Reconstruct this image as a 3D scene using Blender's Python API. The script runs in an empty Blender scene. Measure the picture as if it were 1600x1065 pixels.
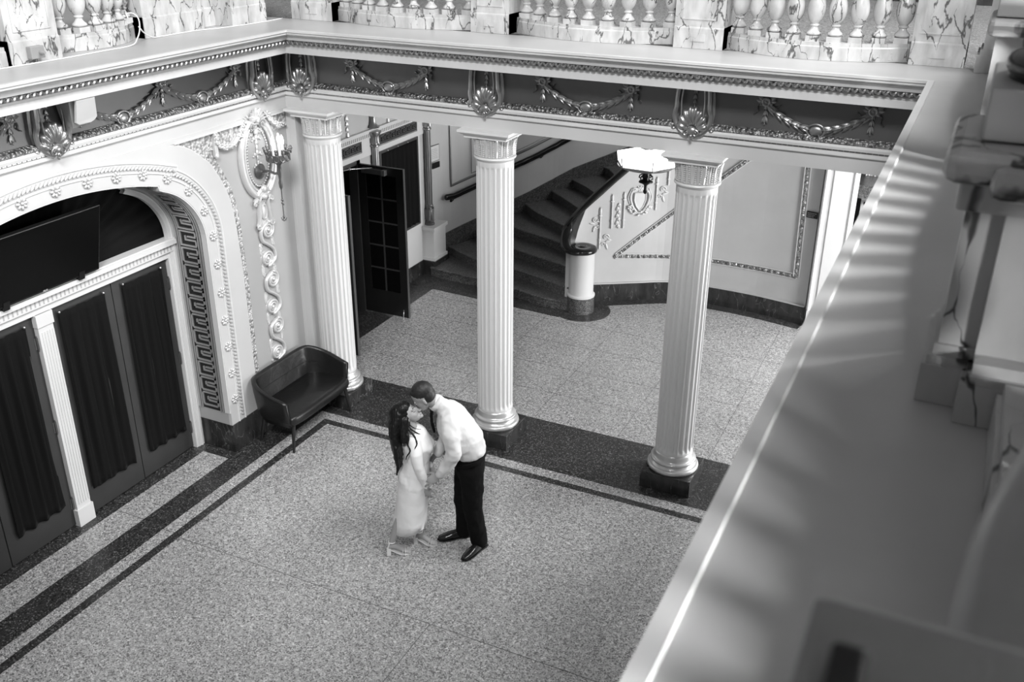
import bpy, bmesh, math, random
from mathutils import Vector, Matrix, geometry
from math import sin, cos, pi, radians as R, sqrt, atan2
random.seed(7)
sc = bpy.context.scene
col = sc.collection
# ------------------------------------------------------------ camera
FPX = 1525.86
cam_d = bpy.data.cameras.new('camera'); cam = bpy.data.objects.new('camera', cam_d); col.objects.link(cam)
sc.camera = cam
cam_d.sensor_width = 36; cam_d.lens = FPX/1600*36; cam_d.clip_start = .05; cam_d.clip_end = 200
# rows: image right, image down, forward (world axes)
CR = ((0.90199276,0.43170836,0.00607963),(0.18808419,-0.38022209,-0.90556916),(-0.38863016,0.8179603,-0.42415509))
cm = Matrix((( CR[0][0],-CR[1][0],-CR[2][0],0),(CR[0][1],-CR[1][1],-CR[2][1],0),(CR[0][2],-CR[1][2],-CR[2][2],0),(0,0,0,1)))
cam.matrix_world = Matrix.Translation((7.30,-9.56,6.2)) @ cm
cam_d.dof.use_dof = True; cam_d.dof.focus_distance = 10.2; cam_d.dof.aperture_fstop = 3.2
# ------------------------------------------------------------ world and lights
w = bpy.data.worlds.new('world'); sc.world = w; w.use_nodes = True
bg = w.node_tree.nodes['Background']; bg.inputs[0].default_value = (.8,.8,.8,1); bg.inputs[1].default_value = .27
def area(name, loc, target, sx, sy, power, spread=180):
    l = bpy.data.lights.new(name, 'AREA'); l.shape = 'RECTANGLE'; l.size = sx; l.size_y = sy; l.energy = power; l.spread = R(spread)
    o = bpy.data.objects.new(name, l); col.objects.link(o); o.location = loc
    o.rotation_euler = (Vector(target)-Vector(loc)).to_track_quat('-Z','Y').to_euler(); return o
area('daylight_low_window', (9.1,-4.5,5.46), (7.0,-4.5,4.75), .30, .22, 170)
area('daylight_low_window', (9.1,-8.5,5.46), (7.0,-8.5,4.75), .50, .26, 105, 110)
area('clerestory_daylight', (12.5,-2.6,14.5), (1.5,-3.8,1.5), 8, 3, 2100)
area('south_fill_light', (9.3,-14.5,14.5), (2.8,-1.5,1.8), 4, 3, 2600)  # added fill from behind the camera, brightens surfaces facing it
area('upstairs_daylight', (3.6,7.0,3.85), (.6,6.2,.8), 1.8, 1.4, 42)
area('daylight_entrance', (9.6,2.9,2.3), (2,2.3,.6), 3.2, 2.8, 620)
sc.view_settings.view_transform = 'Standard'; sc.view_settings.look = 'None'
sc.view_settings.exposure = 0.12; sc.view_settings.gamma = 1.0; sc.view_settings.use_curve_mapping = False

# ------------------------------------------------------------ materials
MATS = {}
def newmat(name, base=.5, rough=.5, metal=0.0, spec=.5):
    m = bpy.data.materials.new(name); m.use_nodes = True; b = m.node_tree.nodes['Principled BSDF']
    b.inputs['Base Color'].default_value = (base,base,base,1); b.inputs['Roughness'].default_value = rough
    b.inputs['Metallic'].default_value = metal; b.inputs['Specular IOR Level'].default_value = spec
    MATS[name] = m; return m, m.node_tree, b
def nd(nt, t, **k):
    n = nt.nodes.new(t)
    for a, v in k.items():
        if a.startswith('i_'): n.inputs[a[2:].replace('_',' ')].default_value = v
        else: setattr(n, a, v)
    return n
def ramp(nt, src, stops):
    r = nt.nodes.new('ShaderNodeValToRGB'); e = r.color_ramp.elements
    while len(e) < len(stops): e.new(.5)
    for i, (p, v) in enumerate(stops): e[i].position = p; e[i].color = (v,v,v,1)
    nt.links.new(src, r.inputs[0]); return r.outputs[0]
def bump(nt, b, h, dist, strength=1):
    n = nt.nodes.new('ShaderNodeBump'); n.inputs['Distance'].default_value = dist; n.inputs['Strength'].default_value = strength
    nt.links.new(h, n.inputs['Height']); nt.links.new(n.outputs[0], b.inputs['Normal'])
def coords(nt): return nd(nt, 'ShaderNodeTexCoord').outputs['Object']
def paint(name, v, rough=.45, var=.06, scale=2.0, metal=0.0, spec=.4):
    m, nt, b = newmat(name, v, rough, metal, spec); c = coords(nt)
    n = nd(nt, 'ShaderNodeTexNoise', i_Scale=scale, i_Detail=6.0); nt.links.new(c, n.inputs['Vector'])
    nt.links.new(ramp(nt, n.outputs[0], [(.3, v*(1-var)), (.7, v*(1+var))]), b.inputs['Base Color'])
    n2 = nd(nt, 'ShaderNodeTexNoise', i_Scale=140.0); nt.links.new(c, n2.inputs['Vector']); bump(nt, b, n2.outputs[0], .0006, .5)
    return m
def terrazzo(name, base, chip_dark, chip_light, rough=.32):
    m, nt, b = newmat(name, base, rough); c = coords(nt)
    v = nd(nt, 'ShaderNodeTexVoronoi', i_Scale=92.0); nt.links.new(c, v.inputs['Vector'])
    sep = nd(nt, 'ShaderNodeSeparateColor'); nt.links.new(v.outputs['Color'], sep.inputs[0])
    a = ramp(nt, sep.outputs[0], [(0, chip_dark), (.16, chip_dark), (.30, base*.8), (.62, base), (.85, base*1.1), (.93, chip_light)])
    n = nd(nt, 'ShaderNodeTexNoise', i_Scale=.9, i_Detail=3.0); nt.links.new(c, n.inputs['Vector'])
    n3 = nd(nt, 'ShaderNodeTexNoise', i_Scale=24.0, i_Detail=4.0); nt.links.new(c, n3.inputs['Vector'])
    mx = nd(nt, 'ShaderNodeMix', data_type='RGBA', blend_type='MULTIPLY'); mx.inputs[0].default_value = 1
    nt.links.new(a, mx.inputs[6]); nt.links.new(ramp(nt, n.outputs[0], [(.3,.84),(.7,1.0)]), mx.inputs[7])
    m2 = nd(nt, 'ShaderNodeMix', data_type='RGBA', blend_type='MULTIPLY'); m2.inputs[0].default_value = 1
    nt.links.new(mx.outputs[2], m2.inputs[6]); nt.links.new(ramp(nt, n3.outputs[0], [(.3,.62),(.65,1.0)]), m2.inputs[7])
    nt.links.new(m2.outputs[2], b.inputs['Base Color']); return m
def marble(name, base, vein, rough=.25, scale=1.6, vw=.035, mott=.15):
    m, nt, b = newmat(name, base, rough); c0_ = coords(nt); oi = nt.nodes.new('ShaderNodeObjectInfo'); va = nt.nodes.new('ShaderNodeVectorMath'); va.operation = 'ADD'; nt.links.new(c0_, va.inputs[0]); nt.links.new(oi.outputs['Location'], va.inputs[1]); c = va.outputs[0]
    mp = nd(nt, 'ShaderNodeMapping'); mp.inputs['Scale'].default_value = (1,1,.42); mp.inputs['Rotation'].default_value = (.35,.25,0); nt.links.new(c, mp.inputs[0])
    ns = nd(nt, 'ShaderNodeTexNoise', i_Scale=scale*1.7, i_Detail=5.0); nt.links.new(mp.outputs[0], ns.inputs['Vector'])
    ad = nd(nt, 'ShaderNodeMix', data_type='RGBA'); ad.inputs[0].default_value = .34; nt.links.new(mp.outputs[0], ad.inputs[6]); nt.links.new(ns.outputs['Color'], ad.inputs[7])
    v = nd(nt, 'ShaderNodeTexVoronoi', feature='DISTANCE_TO_EDGE', i_Scale=scale*3.2); nt.links.new(ad.outputs[2], v.inputs['Vector'])
    n2 = nd(nt, 'ShaderNodeTexNoise', i_Scale=scale*2.3, i_Detail=2.0); nt.links.new(c, n2.inputs['Vector'])
    wd = nd(nt, 'ShaderNodeMath', operation='MULTIPLY'); nt.links.new(ramp(nt, n2.outputs[0], [(.42,0.0),(.62,1.0)]), wd.inputs[0]); wd.inputs[1].default_value = vw
    dv = nd(nt, 'ShaderNodeMath', operation='DIVIDE'); nt.links.new(v.outputs['Distance'], dv.inputs[0])
    ma = nd(nt, 'ShaderNodeMath', operation='ADD'); nt.links.new(wd.outputs[0], ma.inputs[0]); ma.inputs[1].default_value = .002; nt.links.new(ma.outputs[0], dv.inputs[1])
    n3 = nd(nt, 'ShaderNodeTexNoise', i_Scale=scale*4.0, i_Detail=6.0); nt.links.new(mp.outputs[0], n3.inputs['Vector'])
    mx = nd(nt, 'ShaderNodeMix', data_type='RGBA', blend_type='MULTIPLY'); mx.inputs[0].default_value = 1
    nt.links.new(ramp(nt, dv.outputs[0], [(0,vein),(.35,vein*1.6),(1,base)]), mx.inputs[6]); nt.links.new(ramp(nt, n3.outputs[0], [(.3,1-mott*1.6),(.65,1.0)]), mx.inputs[7])
    nt.links.new(mx.outputs[2], b.inputs['Base Color']); return m
def relief(name, v, dist, scale, rough=.35, metal=.35, dark=.45):
    m, nt, b = newmat(name, v, rough, metal); c = coords(nt)
    n = nd(nt, 'ShaderNodeTexVoronoi', feature='SMOOTH_F1', i_Scale=scale); nt.links.new(c, n.inputs['Vector'])
    n2 = nd(nt, 'ShaderNodeTexNoise', i_Scale=scale*.8, i_Detail=3.0); nt.links.new(c, n2.inputs['Vector'])
    ad = nd(nt, 'ShaderNodeMath', operation='ADD'); nt.links.new(n.outputs['Distance'], ad.inputs[0]); nt.links.new(n2.outputs[0], ad.inputs[1])
    bump(nt, b, ad.outputs[0], dist, 1.0)
    nt.links.new(ramp(nt, n.outputs['Distance'], [(.25, v),(.6, v*dark)]), b.inputs['Base Color']); return m
def cloth(name, v, rough=.8, fold=0.0, sheen=0.0):
    m, nt, b = newmat(name, v, rough, 0, .3 if v > .1 else .08); c = coords(nt)
    n = nd(nt, 'ShaderNodeTexNoise', i_Scale=7.0, i_Detail=2.0, i_Distortion=.2); nt.links.new(c, n.inputs['Vector'])
    if fold: bump(nt, b, n.outputs[0], fold, 1)
    b.inputs['Sheen Weight'].default_value = sheen; b.inputs['Sheen Roughness'].default_value = .4
    return m
P_LIGHT = paint('cream_paint', .57, .4, .04, 1.6)
P_WHITE = paint('white_gloss_paint', .67, .3, .03, 1.6)
P_GREY = paint('stone_grey_paint', .40, .5, .05, 1.5)
P_FRIEZE = paint('dark_bronze_frieze_paint', .15, .5, .12, 1.2, metal=.85)
P_FASCIA = paint('pale_fascia_paint', .62, .4, .06, 3)
P_LEDGE = paint('ledge_paint', .46, .38, .08, 1.3)
P_HALL = paint('hall_wall_paint', .50, .6, .05, 2.0)
P_DARKWALL = paint('dark_upper_wall', .05, .6, .2, 2.0)
T_LIGHT = terrazzo('light_terrazzo', .50, .17, .75)
T_DARK = terrazzo('dark_terrazzo', .050, .012, .20)
T_STAIR = terrazzo('stair_terrazzo', .12, .03, .22)
T_JOINT, _, _ = newmat('divider_strip', .09, .5)
M_MARB = marble('veined_marble', .64, .12, .25, 2.3, .05, .22)
M_MARBR = marble('veined_marble_shaded_grey', .46, .05, .3, 1.25, .05)  # right-gallery copy of the marble, shade put into its greyer colour
M_MARBD = marble('dark_green_marble', .040, .10, .22, 2.2, .02, .4)
M_SILV, _, _ = newmat('antique_gilt', .36, .33, .85)
M_SILVW, _, _ = newmat('pale_gilt', .66, .36, .35)
M_COLM, _, _ = newmat('column_satin_paint', .70, .34, .15)
M_BASE, _, _ = newmat('column_base_gilt', .62, .30, .6)
M_BRONZE, _, _ = newmat('aged_bronze', .20, .4, .85)
M_IRON, _, _ = newmat('black_iron', .012, .4, .5)
M_KEY, _, _ = newmat('greek_key_raised_gilt', .55, .42, .6)
M_KEYB, _, _ = newmat('greek_key_ground', .022, .55, .2)
R_PALE = relief('pale_relief', .74, .02, 34)
R_GILT = relief('gilt_relief', .62, .02, 38, .32, .7, .35)
R_STRIP = relief('cornice_relief', .34, .018, 42, .35, .75, .25)
M_DOOR = paint('dark_door_paint', .034, .42, .12, 3)
M_DOORB = paint('black_door_paint', .012, .3, .12, 3)
M_VELV = cloth('black_velvet', .008, .9, 0, .02)
M_SCREEN, _, _ = newmat('tv_screen', .004, .2, 0, .12)
M_TVB, _, _ = newmat('tv_casing', .01, .3, 0, .25)
M_LEATH, nt_, b_ = newmat('black_leather', .009, .36, 0, .45)
n_ = nd(nt_, 'ShaderNodeTexNoise', i_Scale=7.0, i_Detail=4.0, i_Distortion=.8); nt_.links.new(coords(nt_), n_.inputs['Vector']); bump(nt_, b_, n_.outputs[0], .008, .6)
M_LEG, _, _ = newmat('black_stained_wood', .012, .4)
M_RAIL, _, _ = newmat('polished_black_handrail', .008, .14)
M_SHIRT = cloth('white_shirt_cotton', .62, .7, .022)
M_DRESS = cloth('white_dress_jersey', .84, .75, .014)
M_TROUS = cloth('black_trouser_wool', .007, .85, .02)
M_SHOE, _, _ = newmat('black_shoe_leather', .012, .18)
M_SKIN, _, b_ = newmat('skin', .30, .5)
M_SKINW, _, _ = newmat('fair_skin', .36, .5)
M_HAIRM, _, _ = newmat('short_brown_hair', .012, .55)
M_HAIRW, nt_, b_ = newmat('long_black_hair', .005, .42, 0, .35)
n_ = nd(nt_, 'ShaderNodeTexWave', i_Scale=14.0, i_Distortion=3.0, i_Detail=2.0, bands_direction='X'); nt_.links.new(coords(nt_), n_.inputs['Vector']); bump(nt_, b_, n_.outputs[0], .003, .6)
M_WHITEP, _, _ = newmat('white_plastic', .78, .4)
M_GREYP, _, _ = newmat('grey_plastic', .30, .5)
M_STEEL, _, _ = newmat('brushed_steel', .6, .3, .9)
M_PLAQ, _, _ = newmat('black_plaque', .012, .35)
M_PAPER, _, _ = newmat('printed_paper', .62, .7)
M_INK, _, _ = newmat('pale_lettering', .55, .5)
M_FLAME, nt_, b_ = newmat('lit_candle_bulb', .9, .4); b_.inputs['Emission Color'].default_value = (1,1,1,1); b_.inputs['Emission Strength'].default_value = 14
M_GLOW, nt_, b_ = newmat('lit_lantern_glass', .9, .4); b_.inputs['Emission Color'].default_value = (1,1,1,1); b_.inputs['Emission Strength'].default_value = 3.2
M_CABLE, _, _ = newmat('white_cable', .8, .4)
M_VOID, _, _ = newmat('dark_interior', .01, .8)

# ------------------------------------------------------------ mesh helpers
class MB:
    def __init__(s): s.v = []; s.f = []; s.m = []
    def add(s, vs, fs, M=None, mi=0):
        o = len(s.v)
        s.v += [tuple(M @ Vector(p)) if M is not None else tuple(p) for p in vs]
        s.f += [tuple(i+o for i in f) for f in fs]; s.m += [mi]*len(fs); return s
    def box(s, x0,x1,y0,y1,z0,z1, M=None, mi=0):
        vs = [(x,y,z) for z in (z0,z1) for y in (y0,y1) for x in (x0,x1)]
        return s.add(vs, [(0,2,3,1),(4,5,7,6),(0,1,5,4),(2,6,7,3),(0,4,6,2),(1,3,7,5)], M, mi)
    def bbox(s, x0,x1,y0,y1,z0,z1, b=.01, M=None, mi=0):
        # chamfered box
        bm = bmesh.new(); bmesh.ops.create_cube(bm, size=1)
        for v in bm.verts: v.co = Vector(((x0+x1)/2+v.co.x*(x1-x0), (y0+y1)/2+v.co.y*(y1-y0), (z0+z1)/2+v.co.z*(z1-z0)))
        bmesh.ops.bevel(bm, geom=bm.edges[:], offset=b, segments=2, affect='EDGES', profile=.5)
        bm.verts.index_update(); s.add([v.co[:] for v in bm.verts], [[v.index for v in f.verts] for f in bm.faces], M, mi); bm.free(); return s
    def prism(s, poly, a, b, plane='yz', M=None, mi=0, caps=True):
        # poly: list of 2D points in plane; extruded from a to b along the remaining axis
        def P(u, v, t): return {'yz':(t,u,v),'xz':(u,t,v),'xy':(u,v,t)}[plane]
        n = len(poly); vs = [P(u,v,a) for u,v in poly]+[P(u,v,b) for u,v in poly]
        fs = [(i,(i+1)%n,n+(i+1)%n,n+i) for i in range(n)]
        if caps:
            tr = geometry.tessellate_polygon([[Vector((u,v,0)) for u,v in poly]])
            fs += [tuple(t) for t in tr]+[tuple(n+i for i in reversed(t)) for t in tr]
        return s.add(vs, fs, M, mi)
    def lathe(s, prof, seg=24, M=None, mi=0, rf=None, cap=True):
        vs = []; fs = []
        for r, z in prof:
            for k in range(seg):
                a = 2*pi*k/seg; rr = r*(rf(a, z) if rf else 1); vs.append((rr*cos(a), rr*sin(a), z))
        for i in range(len(prof)-1):
            for k in range(seg): k2 = (k+1)%seg; fs.append((i*seg+k, i*seg+k2, (i+1)*seg+k2, (i+1)*seg+k))
        if cap: fs.append(tuple(range(seg-1,-1,-1))); fs.append(tuple((len(prof)-1)*seg+k for k in range(seg)))
        return s.add(vs, fs, M, mi)
    def ell(s, c, r, M=None, seg=12, rings=8, mi=0, rot=None):
        vs = [(0,0,-1)]; fs = []
        for i in range(1, rings):
            t = pi*i/rings
            for k in range(seg): a = 2*pi*k/seg; vs.append((sin(t)*cos(a), sin(t)*sin(a), -cos(t)))
        vs.append((0,0,1)); top = len(vs)-1
        for k in range(seg): fs.append((0, 1+(k+1)%seg, 1+k)); fs.append((top, 1+(rings-2)*seg+k, 1+(rings-2)*seg+(k+1)%seg))
        for i in range(rings-2):
            for k in range(seg): a = 1+i*seg; fs.append((a+k, a+(k+1)%seg, a+seg+(k+1)%seg, a+seg+k))
        r = (r,r,r) if not hasattr(r,'__len__') else r
        T = Matrix.Translation(c) @ (rot.to_4x4() if rot is not None else Matrix.Identity(4)) @ Matrix.Diagonal((*r,1))
        if M is not None: T = M @ T
        return s.add(vs, fs, T, mi)
    def tube(s, pts, rad, seg=8, M=None, mi=0, closed=False, flat=None, ref=None):
        # rad: number or list; entries may be (a,b) half-axes; ref = side direction for first axis
        pts = [Vector(p) for p in pts]; n = len(pts); vs = []; fs = []; prev = None
        rs = rad if isinstance(rad, (list,)) else [rad]*n
        for i, p in enumerate(pts):
            if closed: t = (pts[(i+1)%n]-pts[i-1]).normalized()
            else: t = (pts[min(i+1,n-1)]-pts[max(i-1,0)]).normalized()
            if ref is not None: u = Vector(ref)
            elif prev is None: u = Vector((0,0,1)) if abs(t.z) < .9 else Vector((1,0,0))
            else: u = prev
            u = (u-t*u.dot(t)); u = u.normalized() if u.length > 1e-6 else t.orthogonal().normalized()
            prev = u; v = t.cross(u); r = rs[i]; a, b = r if hasattr(r,'__len__') else (r,r)
            for k in range(seg): th = 2*pi*k/seg; vs.append(p+u*(a*cos(th))+v*(b*sin(th)))
        m = n if closed else n-1
        for i in range(m):
            j = (i+1)%n
            for k in range(seg): k2 = (k+1)%seg; fs.append((i*seg+k, i*seg+k2, j*seg+k2, j*seg+k))
        if not closed: fs.append(tuple(range(seg-1,-1,-1))); fs.append(tuple((n-1)*seg+k for k in range(seg)))
        return s.add(vs, fs, M, mi)
    def limb(s, pts, rs, seg=16, ref=(0,1,0)):
        # rounded ends
        pts = [Vector(p) for p in pts]
        def sc_(r, k): return tuple(x*k for x in r) if hasattr(r,'__len__') else r*k
        def mr(r): return min(r) if hasattr(r,'__len__') else r
        d0 = (pts[0]-pts[1]).normalized(); d1 = (pts[-1]-pts[-2]).normalized(); P = []; Q = []
        for k in (.98,.85,.6,.3): P.append(pts[0]+d0*mr(rs[0])*k); Q.append(sc_(rs[0], sqrt(1-k*k)))
        P += pts; Q += list(rs)
        for k in (.3,.6,.85,.98): P.append(pts[-1]+d1*mr(rs[-1])*k); Q.append(sc_(rs[-1], sqrt(1-k*k)))
        return s.tube(P, Q, seg, ref=ref)
    def sweepU(s, prof, path_fn, M=None, mi=0, closed_prof=True):
        # path_fn(p) -> list of plan points for offset p; prof list of (p,z)
        rows = [[(x,y,z) for x,y in path_fn(p)] for p,z in prof]; m = len(rows[0]); n = len(rows); vs = [v for r in rows for v in r]; fs = []
        for i in range(n if closed_prof else n-1):
            j = (i+1)%n
            for k in range(m-1): fs.append((i*m+k, i*m+k+1, j*m+k+1, j*m+k))
        if closed_prof: fs.append(tuple(i*m for i in range(n))); fs.append(tuple(i*m+m-1 for i in reversed(range(n))))
        return s.add(vs, fs, M, mi)
    def merge(s, o, M=None):
        off = len(s.v); s.v += [tuple(M @ Vector(p)) for p in o.v] if M is not None else o.v
        s.f += [tuple(i+off for i in f) for f in o.f]; s.m += o.m; return s
    def build(s, name, mats, parent=None, smooth=False, fix=True, loc=None):
        me = bpy.data.meshes.new(name); me.from_pydata([tuple(v) for v in s.v], [], s.f)
        for m in (mats if isinstance(mats,(list,tuple)) else [mats]): me.materials.append(m)
        me.polygons.foreach_set('material_index', s.m)
        if fix:
            bm = bmesh.new(); bm.from_mesh(me); bmesh.ops.recalc_face_normals(bm, faces=bm.faces); bm.to_mesh(me); bm.free()
        if smooth:
            me.polygons.foreach_set('use_smooth', [True]*len(me.polygons))
            if smooth != 2 and hasattr(me, 'set_sharp_from_angle'): me.set_sharp_from_angle(angle=R(38))
        me.update(); o = bpy.data.objects.new(name, me); col.objects.link(o)
        if parent: o.parent = parent
        if loc: o.location = loc
        return o
def tag(o, label, cat, group=None):
    o['label'] = label; o['category'] = cat
    if group: o['group'] = group
    return o
def thing(name, label, cat, loc=(0,0,0), rz=0, group=None, M=None):
    o = bpy.data.objects.new(name, None); col.objects.link(o); o.empty_display_size = .1
    if M is not None: o.matrix_world = M
    else: o.location = loc; o.rotation_euler = (0,0,rz)
    return tag(o, label, cat, group)
def struct(o): o['kind'] = 'structure'; return o
def dup(root, label=None, M=None, loc=None, group=None):
    r = root.copy(); col.objects.link(r)
    if M is not None: r.matrix_world = M
    if loc is not None: r.location = loc
    if label: r['label'] = label
    if group: r['group'] = group
    for ch in list(root.children):
        c = ch.copy(); col.objects.link(c); c.parent = r
        for g in list(ch.children): d = g.copy(); col.objects.link(d); d.parent = c
    return r
def bez(pts, n=8):
    # Catmull-Rom through points
    P = [Vector(p) for p in pts]; P = [P[0]*2-P[1]]+P+[P[-1]*2-P[-2]]; out = []
    for i in range(1, len(P)-2):
        for k in range(n):
            t = k/n; a,b,c,d = P[i-1],P[i],P[i+1],P[i+2]
            out.append(.5*((2*b)+(c-a)*t+(2*a-5*b+4*c-d)*t*t+(3*b-a-3*c+d)*t**3))
    out.append(P[-2]); return out
def resample(pts, step):
    P = [Vector(p) for p in pts]; out = [P[0]]; acc = 0
    for a, b in zip(P, P[1:]):
        L = (b-a).length; d = step-acc
        while d <= L: out.append(a+(b-a)*(d/L)); d += step
        acc = (acc+L)%step if L else acc
    return out
# wall frames: local x = along the wall (to the right seen from the court), local y = up, local z = out of the wall
def frame_left(y, z, x=0.0): return Matrix(((0,0,1,x),(1,0,0,y),(0,1,0,z),(0,0,0,1)))
def frame_back(x, z, y=-.35): return Matrix(((1,0,0,x),(0,0,-1,y),(0,1,0,z),(0,0,0,1)))
# ============================================================ SETTING
YC = -3.70                       # centre line of the arched doorway
# ---- floor
def zone(x, y):
    if y < .43:
        if x < .02: return 0 if (x > -.36 and y < -2.06) else 1
        if x < .335 or y > -.62: return 1
        if x > 7.0: return 1
        if x < .485 or y > -.77: return 0
        if x < .585 or y > -.865: return 1
        return 0
    if x < -.47: return 1
    if y > 3.72 and x < 2.0: return 1
    return 0
xs = [-3.2,-.98,-.47,-.36,.02,.335,.485,.585,2.0,4.2,7.0,10.5]; ys = [-12.5,-9,-6,-2.06,-.865,-.77,-.62,.43,3.72,6,9.5]
fl = MB()
for i in range(len(xs)-1):
    for j in range(len(ys)-1):
        x0,x1,y0,y1 = xs[i],xs[i+1],ys[j],ys[j+1]
        fl.add([(x0,y0,0),(x1,y0,0),(x1,y1,0),(x0,y1,0)], [(0,1,2,3)], None, zone((x0+x1)/2,(y0+y1)/2))
fl.box(-3.2,10.5,-12.5,9.5,-.3,-.002, mi=1)
def joint(x0,y0,x1,y1,w=.006): 
    if x0 == x1: fl.box(x0-w/2,x0+w/2,y0,y1,0,.0012, mi=2)
    else: fl.box(x0,x1,y0-w/2,y0+w/2,0,.0012, mi=2)
joint(-.36,-3.42,.02,-3.42); joint(.335,-3.46,.485,-3.46); joint(.585,-3.5,7,-3.5); joint(3.6,-9,3.6,-3.5); joint(.335,-5.5,.485,-5.5); joint(.585,-5.9,7,-5.9,.004)
for a in (1.7,2.85,4.0,5.15,6.3): joint(a,.43,a,3.72 if a < 3 else 4.6,.004)
for a in (1.15,1.9,2.65,3.4): joint(-.47,a,7,a,.004)
for a in (1.6,5.1): joint(a,-3.5,a,-.865,.003)
struct(fl.build('floor', [T_LIGHT, T_DARK, T_JOINT], fix=False))

# ---- left wall: arched opening edge (half, from centre outwards)
def half_edge(off=0.0, zb=0.0):
    pts = []
    n = 10
    for i in range(n+1):
        d = 1.225*i/n; pts.append((d, 3.61-.12*d*d+off*.95))
    base = [(1.225,3.385),(1.38,3.315),(1.505,3.235),(1.64,3.10),(1.745,2.93),(1.795,2.75),(1.80,2.55)]
    B = bez([(a,b,0) for a,b in base], 5); C = []
    for i, p in enumerate(B):
        t = (B[min(i+1,len(B)-1)]-B[max(i-1,0)]).normalized(); nrm = Vector((-t.y, t.x, 0))
        if nrm.x < 0 and nrm.y < 0: nrm = -nrm
        C.append((p.x+nrm.x*off, p.y+nrm.y*off))
    if off > 0:
        s = 1.225+off*1.15; pts = [q for q in pts if q[0] < s-.05]; dd = s; pts.append((dd, 3.61-.12*dd*dd+off*.95))
        C = [q for q in C if q[0] > s-.02]; C.insert(0, (s, C[0][1]+.02))
    pts += C; pts.append((1.80+off, zb)); return pts
def full_edge(off=0.0, zb=0.0):
    h = half_edge(off, zb); L = [(YC-d, z) for d, z in reversed(h)]; return L + [(YC+d, z) for d, z in h[1:]]
E0 = full_edge(0, 0)
outer = [(-11,0),(-11,3.83),(0,3.83),(0,0)]
wl = MB(); wl.prism([(-11,0)]+E0+[(0,0),(0,3.83),(-11,3.83)], -.53, -.04, 'yz')
struct(wl.build('wall_left', P_GREY))
# raised light border round the arch, up to the architrave
SP = [(p.x,p.y) for p in bez([(2.29-3.70+.0,3.785,0)]+[], 1)] if False else None
spandrel = [(1.41,3.79),(1.56,3.755),(1.74,3.67),(1.90,3.54),(1.99,3.46),(2.15,3.19),(2.24,2.91),(2.27,2.57),(2.29,2.1),(2.29,.36)]
spc = [(p.x,p.y) for p in bez([(a,b,0) for a,b in spandrel[:-2]], 4)]+spandrel[-2:]
spc = spc[:1]+[q for q in spc[1:] if True]
er = [(d,z) for d,z in half_edge(0,.36)]
bd = MB()
for s_ in (1,-1):
    poly = [(YC+s_*d, z) for d,z in er]+[(YC+s_*d, z) for d,z in reversed(spc)]+[(YC, 3.79)]
    bd.prism(poly, -.04, 0.0, 'yz')
bd.box(-.04,0,-11,0,3.79,3.835)
struct(bd.build('trim_1', P_LIGHT))
# greek key reveal: dark panel + raised lines
def along(edge, step):
    P = [Vector((0,y,z)) for y,z in edge]; return resample(P, step)
E_R = [(y,z) for y,z in E0 if True]
pathR = along([q for q in full_edge(0,.47)], .03)
def rv(u, s, h):      # u across the reveal (0 door .. 1 court), s metres along, h inward
    i = s/.03; k = max(0,min(int(i), len(pathR)-2)); p = pathR[k].lerp(pathR[k+1], i-k)
    a = pathR[max(k-2,0)]; b = pathR[min(k+3,len(pathR)-1)]; t = (b-a).normalized(); n = Vector((0, t.z, -t.y))
    q = p+n*h; return (-.46+u*.38, q.y, q.z)
SL = (len(pathR)-2)*.03
pn = MB()
def rstrip(mb, u0,u1,s0,s1,h0,h1,mi=0):
    n = max(1,int(round((s1-s0)/.06)));
    for k in range(n):
        a, b = s0+(s1-s0)*k/n, s0+(s1-s0)*(k+1)/n
        vs = [rv(u0,a,h0),rv(u1,a,h0),rv(u1,b,h0),rv(u0,b,h0),rv(u0,a,h1),rv(u1,a,h1),rv(u1,b,h1),rv(u0,b,h1)]
        fs = [(4,5,6,7),(0,4,7,3),(1,2,6,5)]
        if k == 0: fs.append((0,1,5,4))
        if k == n-1: fs.append((3,7,6,2))
        mb.add(vs, fs, None, mi)
S0, S1 = .0, SL
rstrip(pn, .0,1.0,S0,S1,-.001,.004,1)
for u0,u1 in ((.03,.075),(.12,.155),(.84,.875),(.925,.97)): rstrip(pn, u0,u1,S0+.02,S1,.004,.018,0)
W = .017; P_ = .20; UA, UB = .215, .785; du = (W/.38)
def useg(u0,u1,s): rstrip(pn, min(u0,u1)-du/2, max(u0,u1)+du/2, s-W/2, s+W/2, .004,.02, 0)
def sseg(u,s0,s1): rstrip(pn, u-du/2,u+du/2, s0-W/2, s1+W/2, .004,.02, 0)
s = S0+.06
while s+P_ < S1:
    a = UA; b = UB; c1 = UA+(UB-UA)*.33; c2 = UA+(UB-UA)*.67
    sseg(a, s, s+P_*.83); useg(a, b, s+P_*.83); sseg(b, s+P_*.5, s+P_*.83); useg(c1, b, s+P_*.5); sseg(c1, s+P_*.3, s+P_*.5)
    sseg(b, s+P_*.0, s+P_*.30); useg(c2-.1, b, s+P_*.30); useg(a, b, s+P_*.0)
    s += P_
struct(pn.build('trim_2', [M_KEY, M_KEYB], fix=False))
rb = MB()   # light borders of the reveal
rstrip(rb, -.16,-.02,0,SL,-.002,.03); rstrip(rb, 1.0,1.2,0,SL,-.002,.012); rstrip(rb, -.02,1.05,0,.05,-.002,.022)
rb.v = [(min(x,-.001),y,z) for x,y,z in rb.v]
struct(rb.build('trim_3', P_WHITE))
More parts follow.
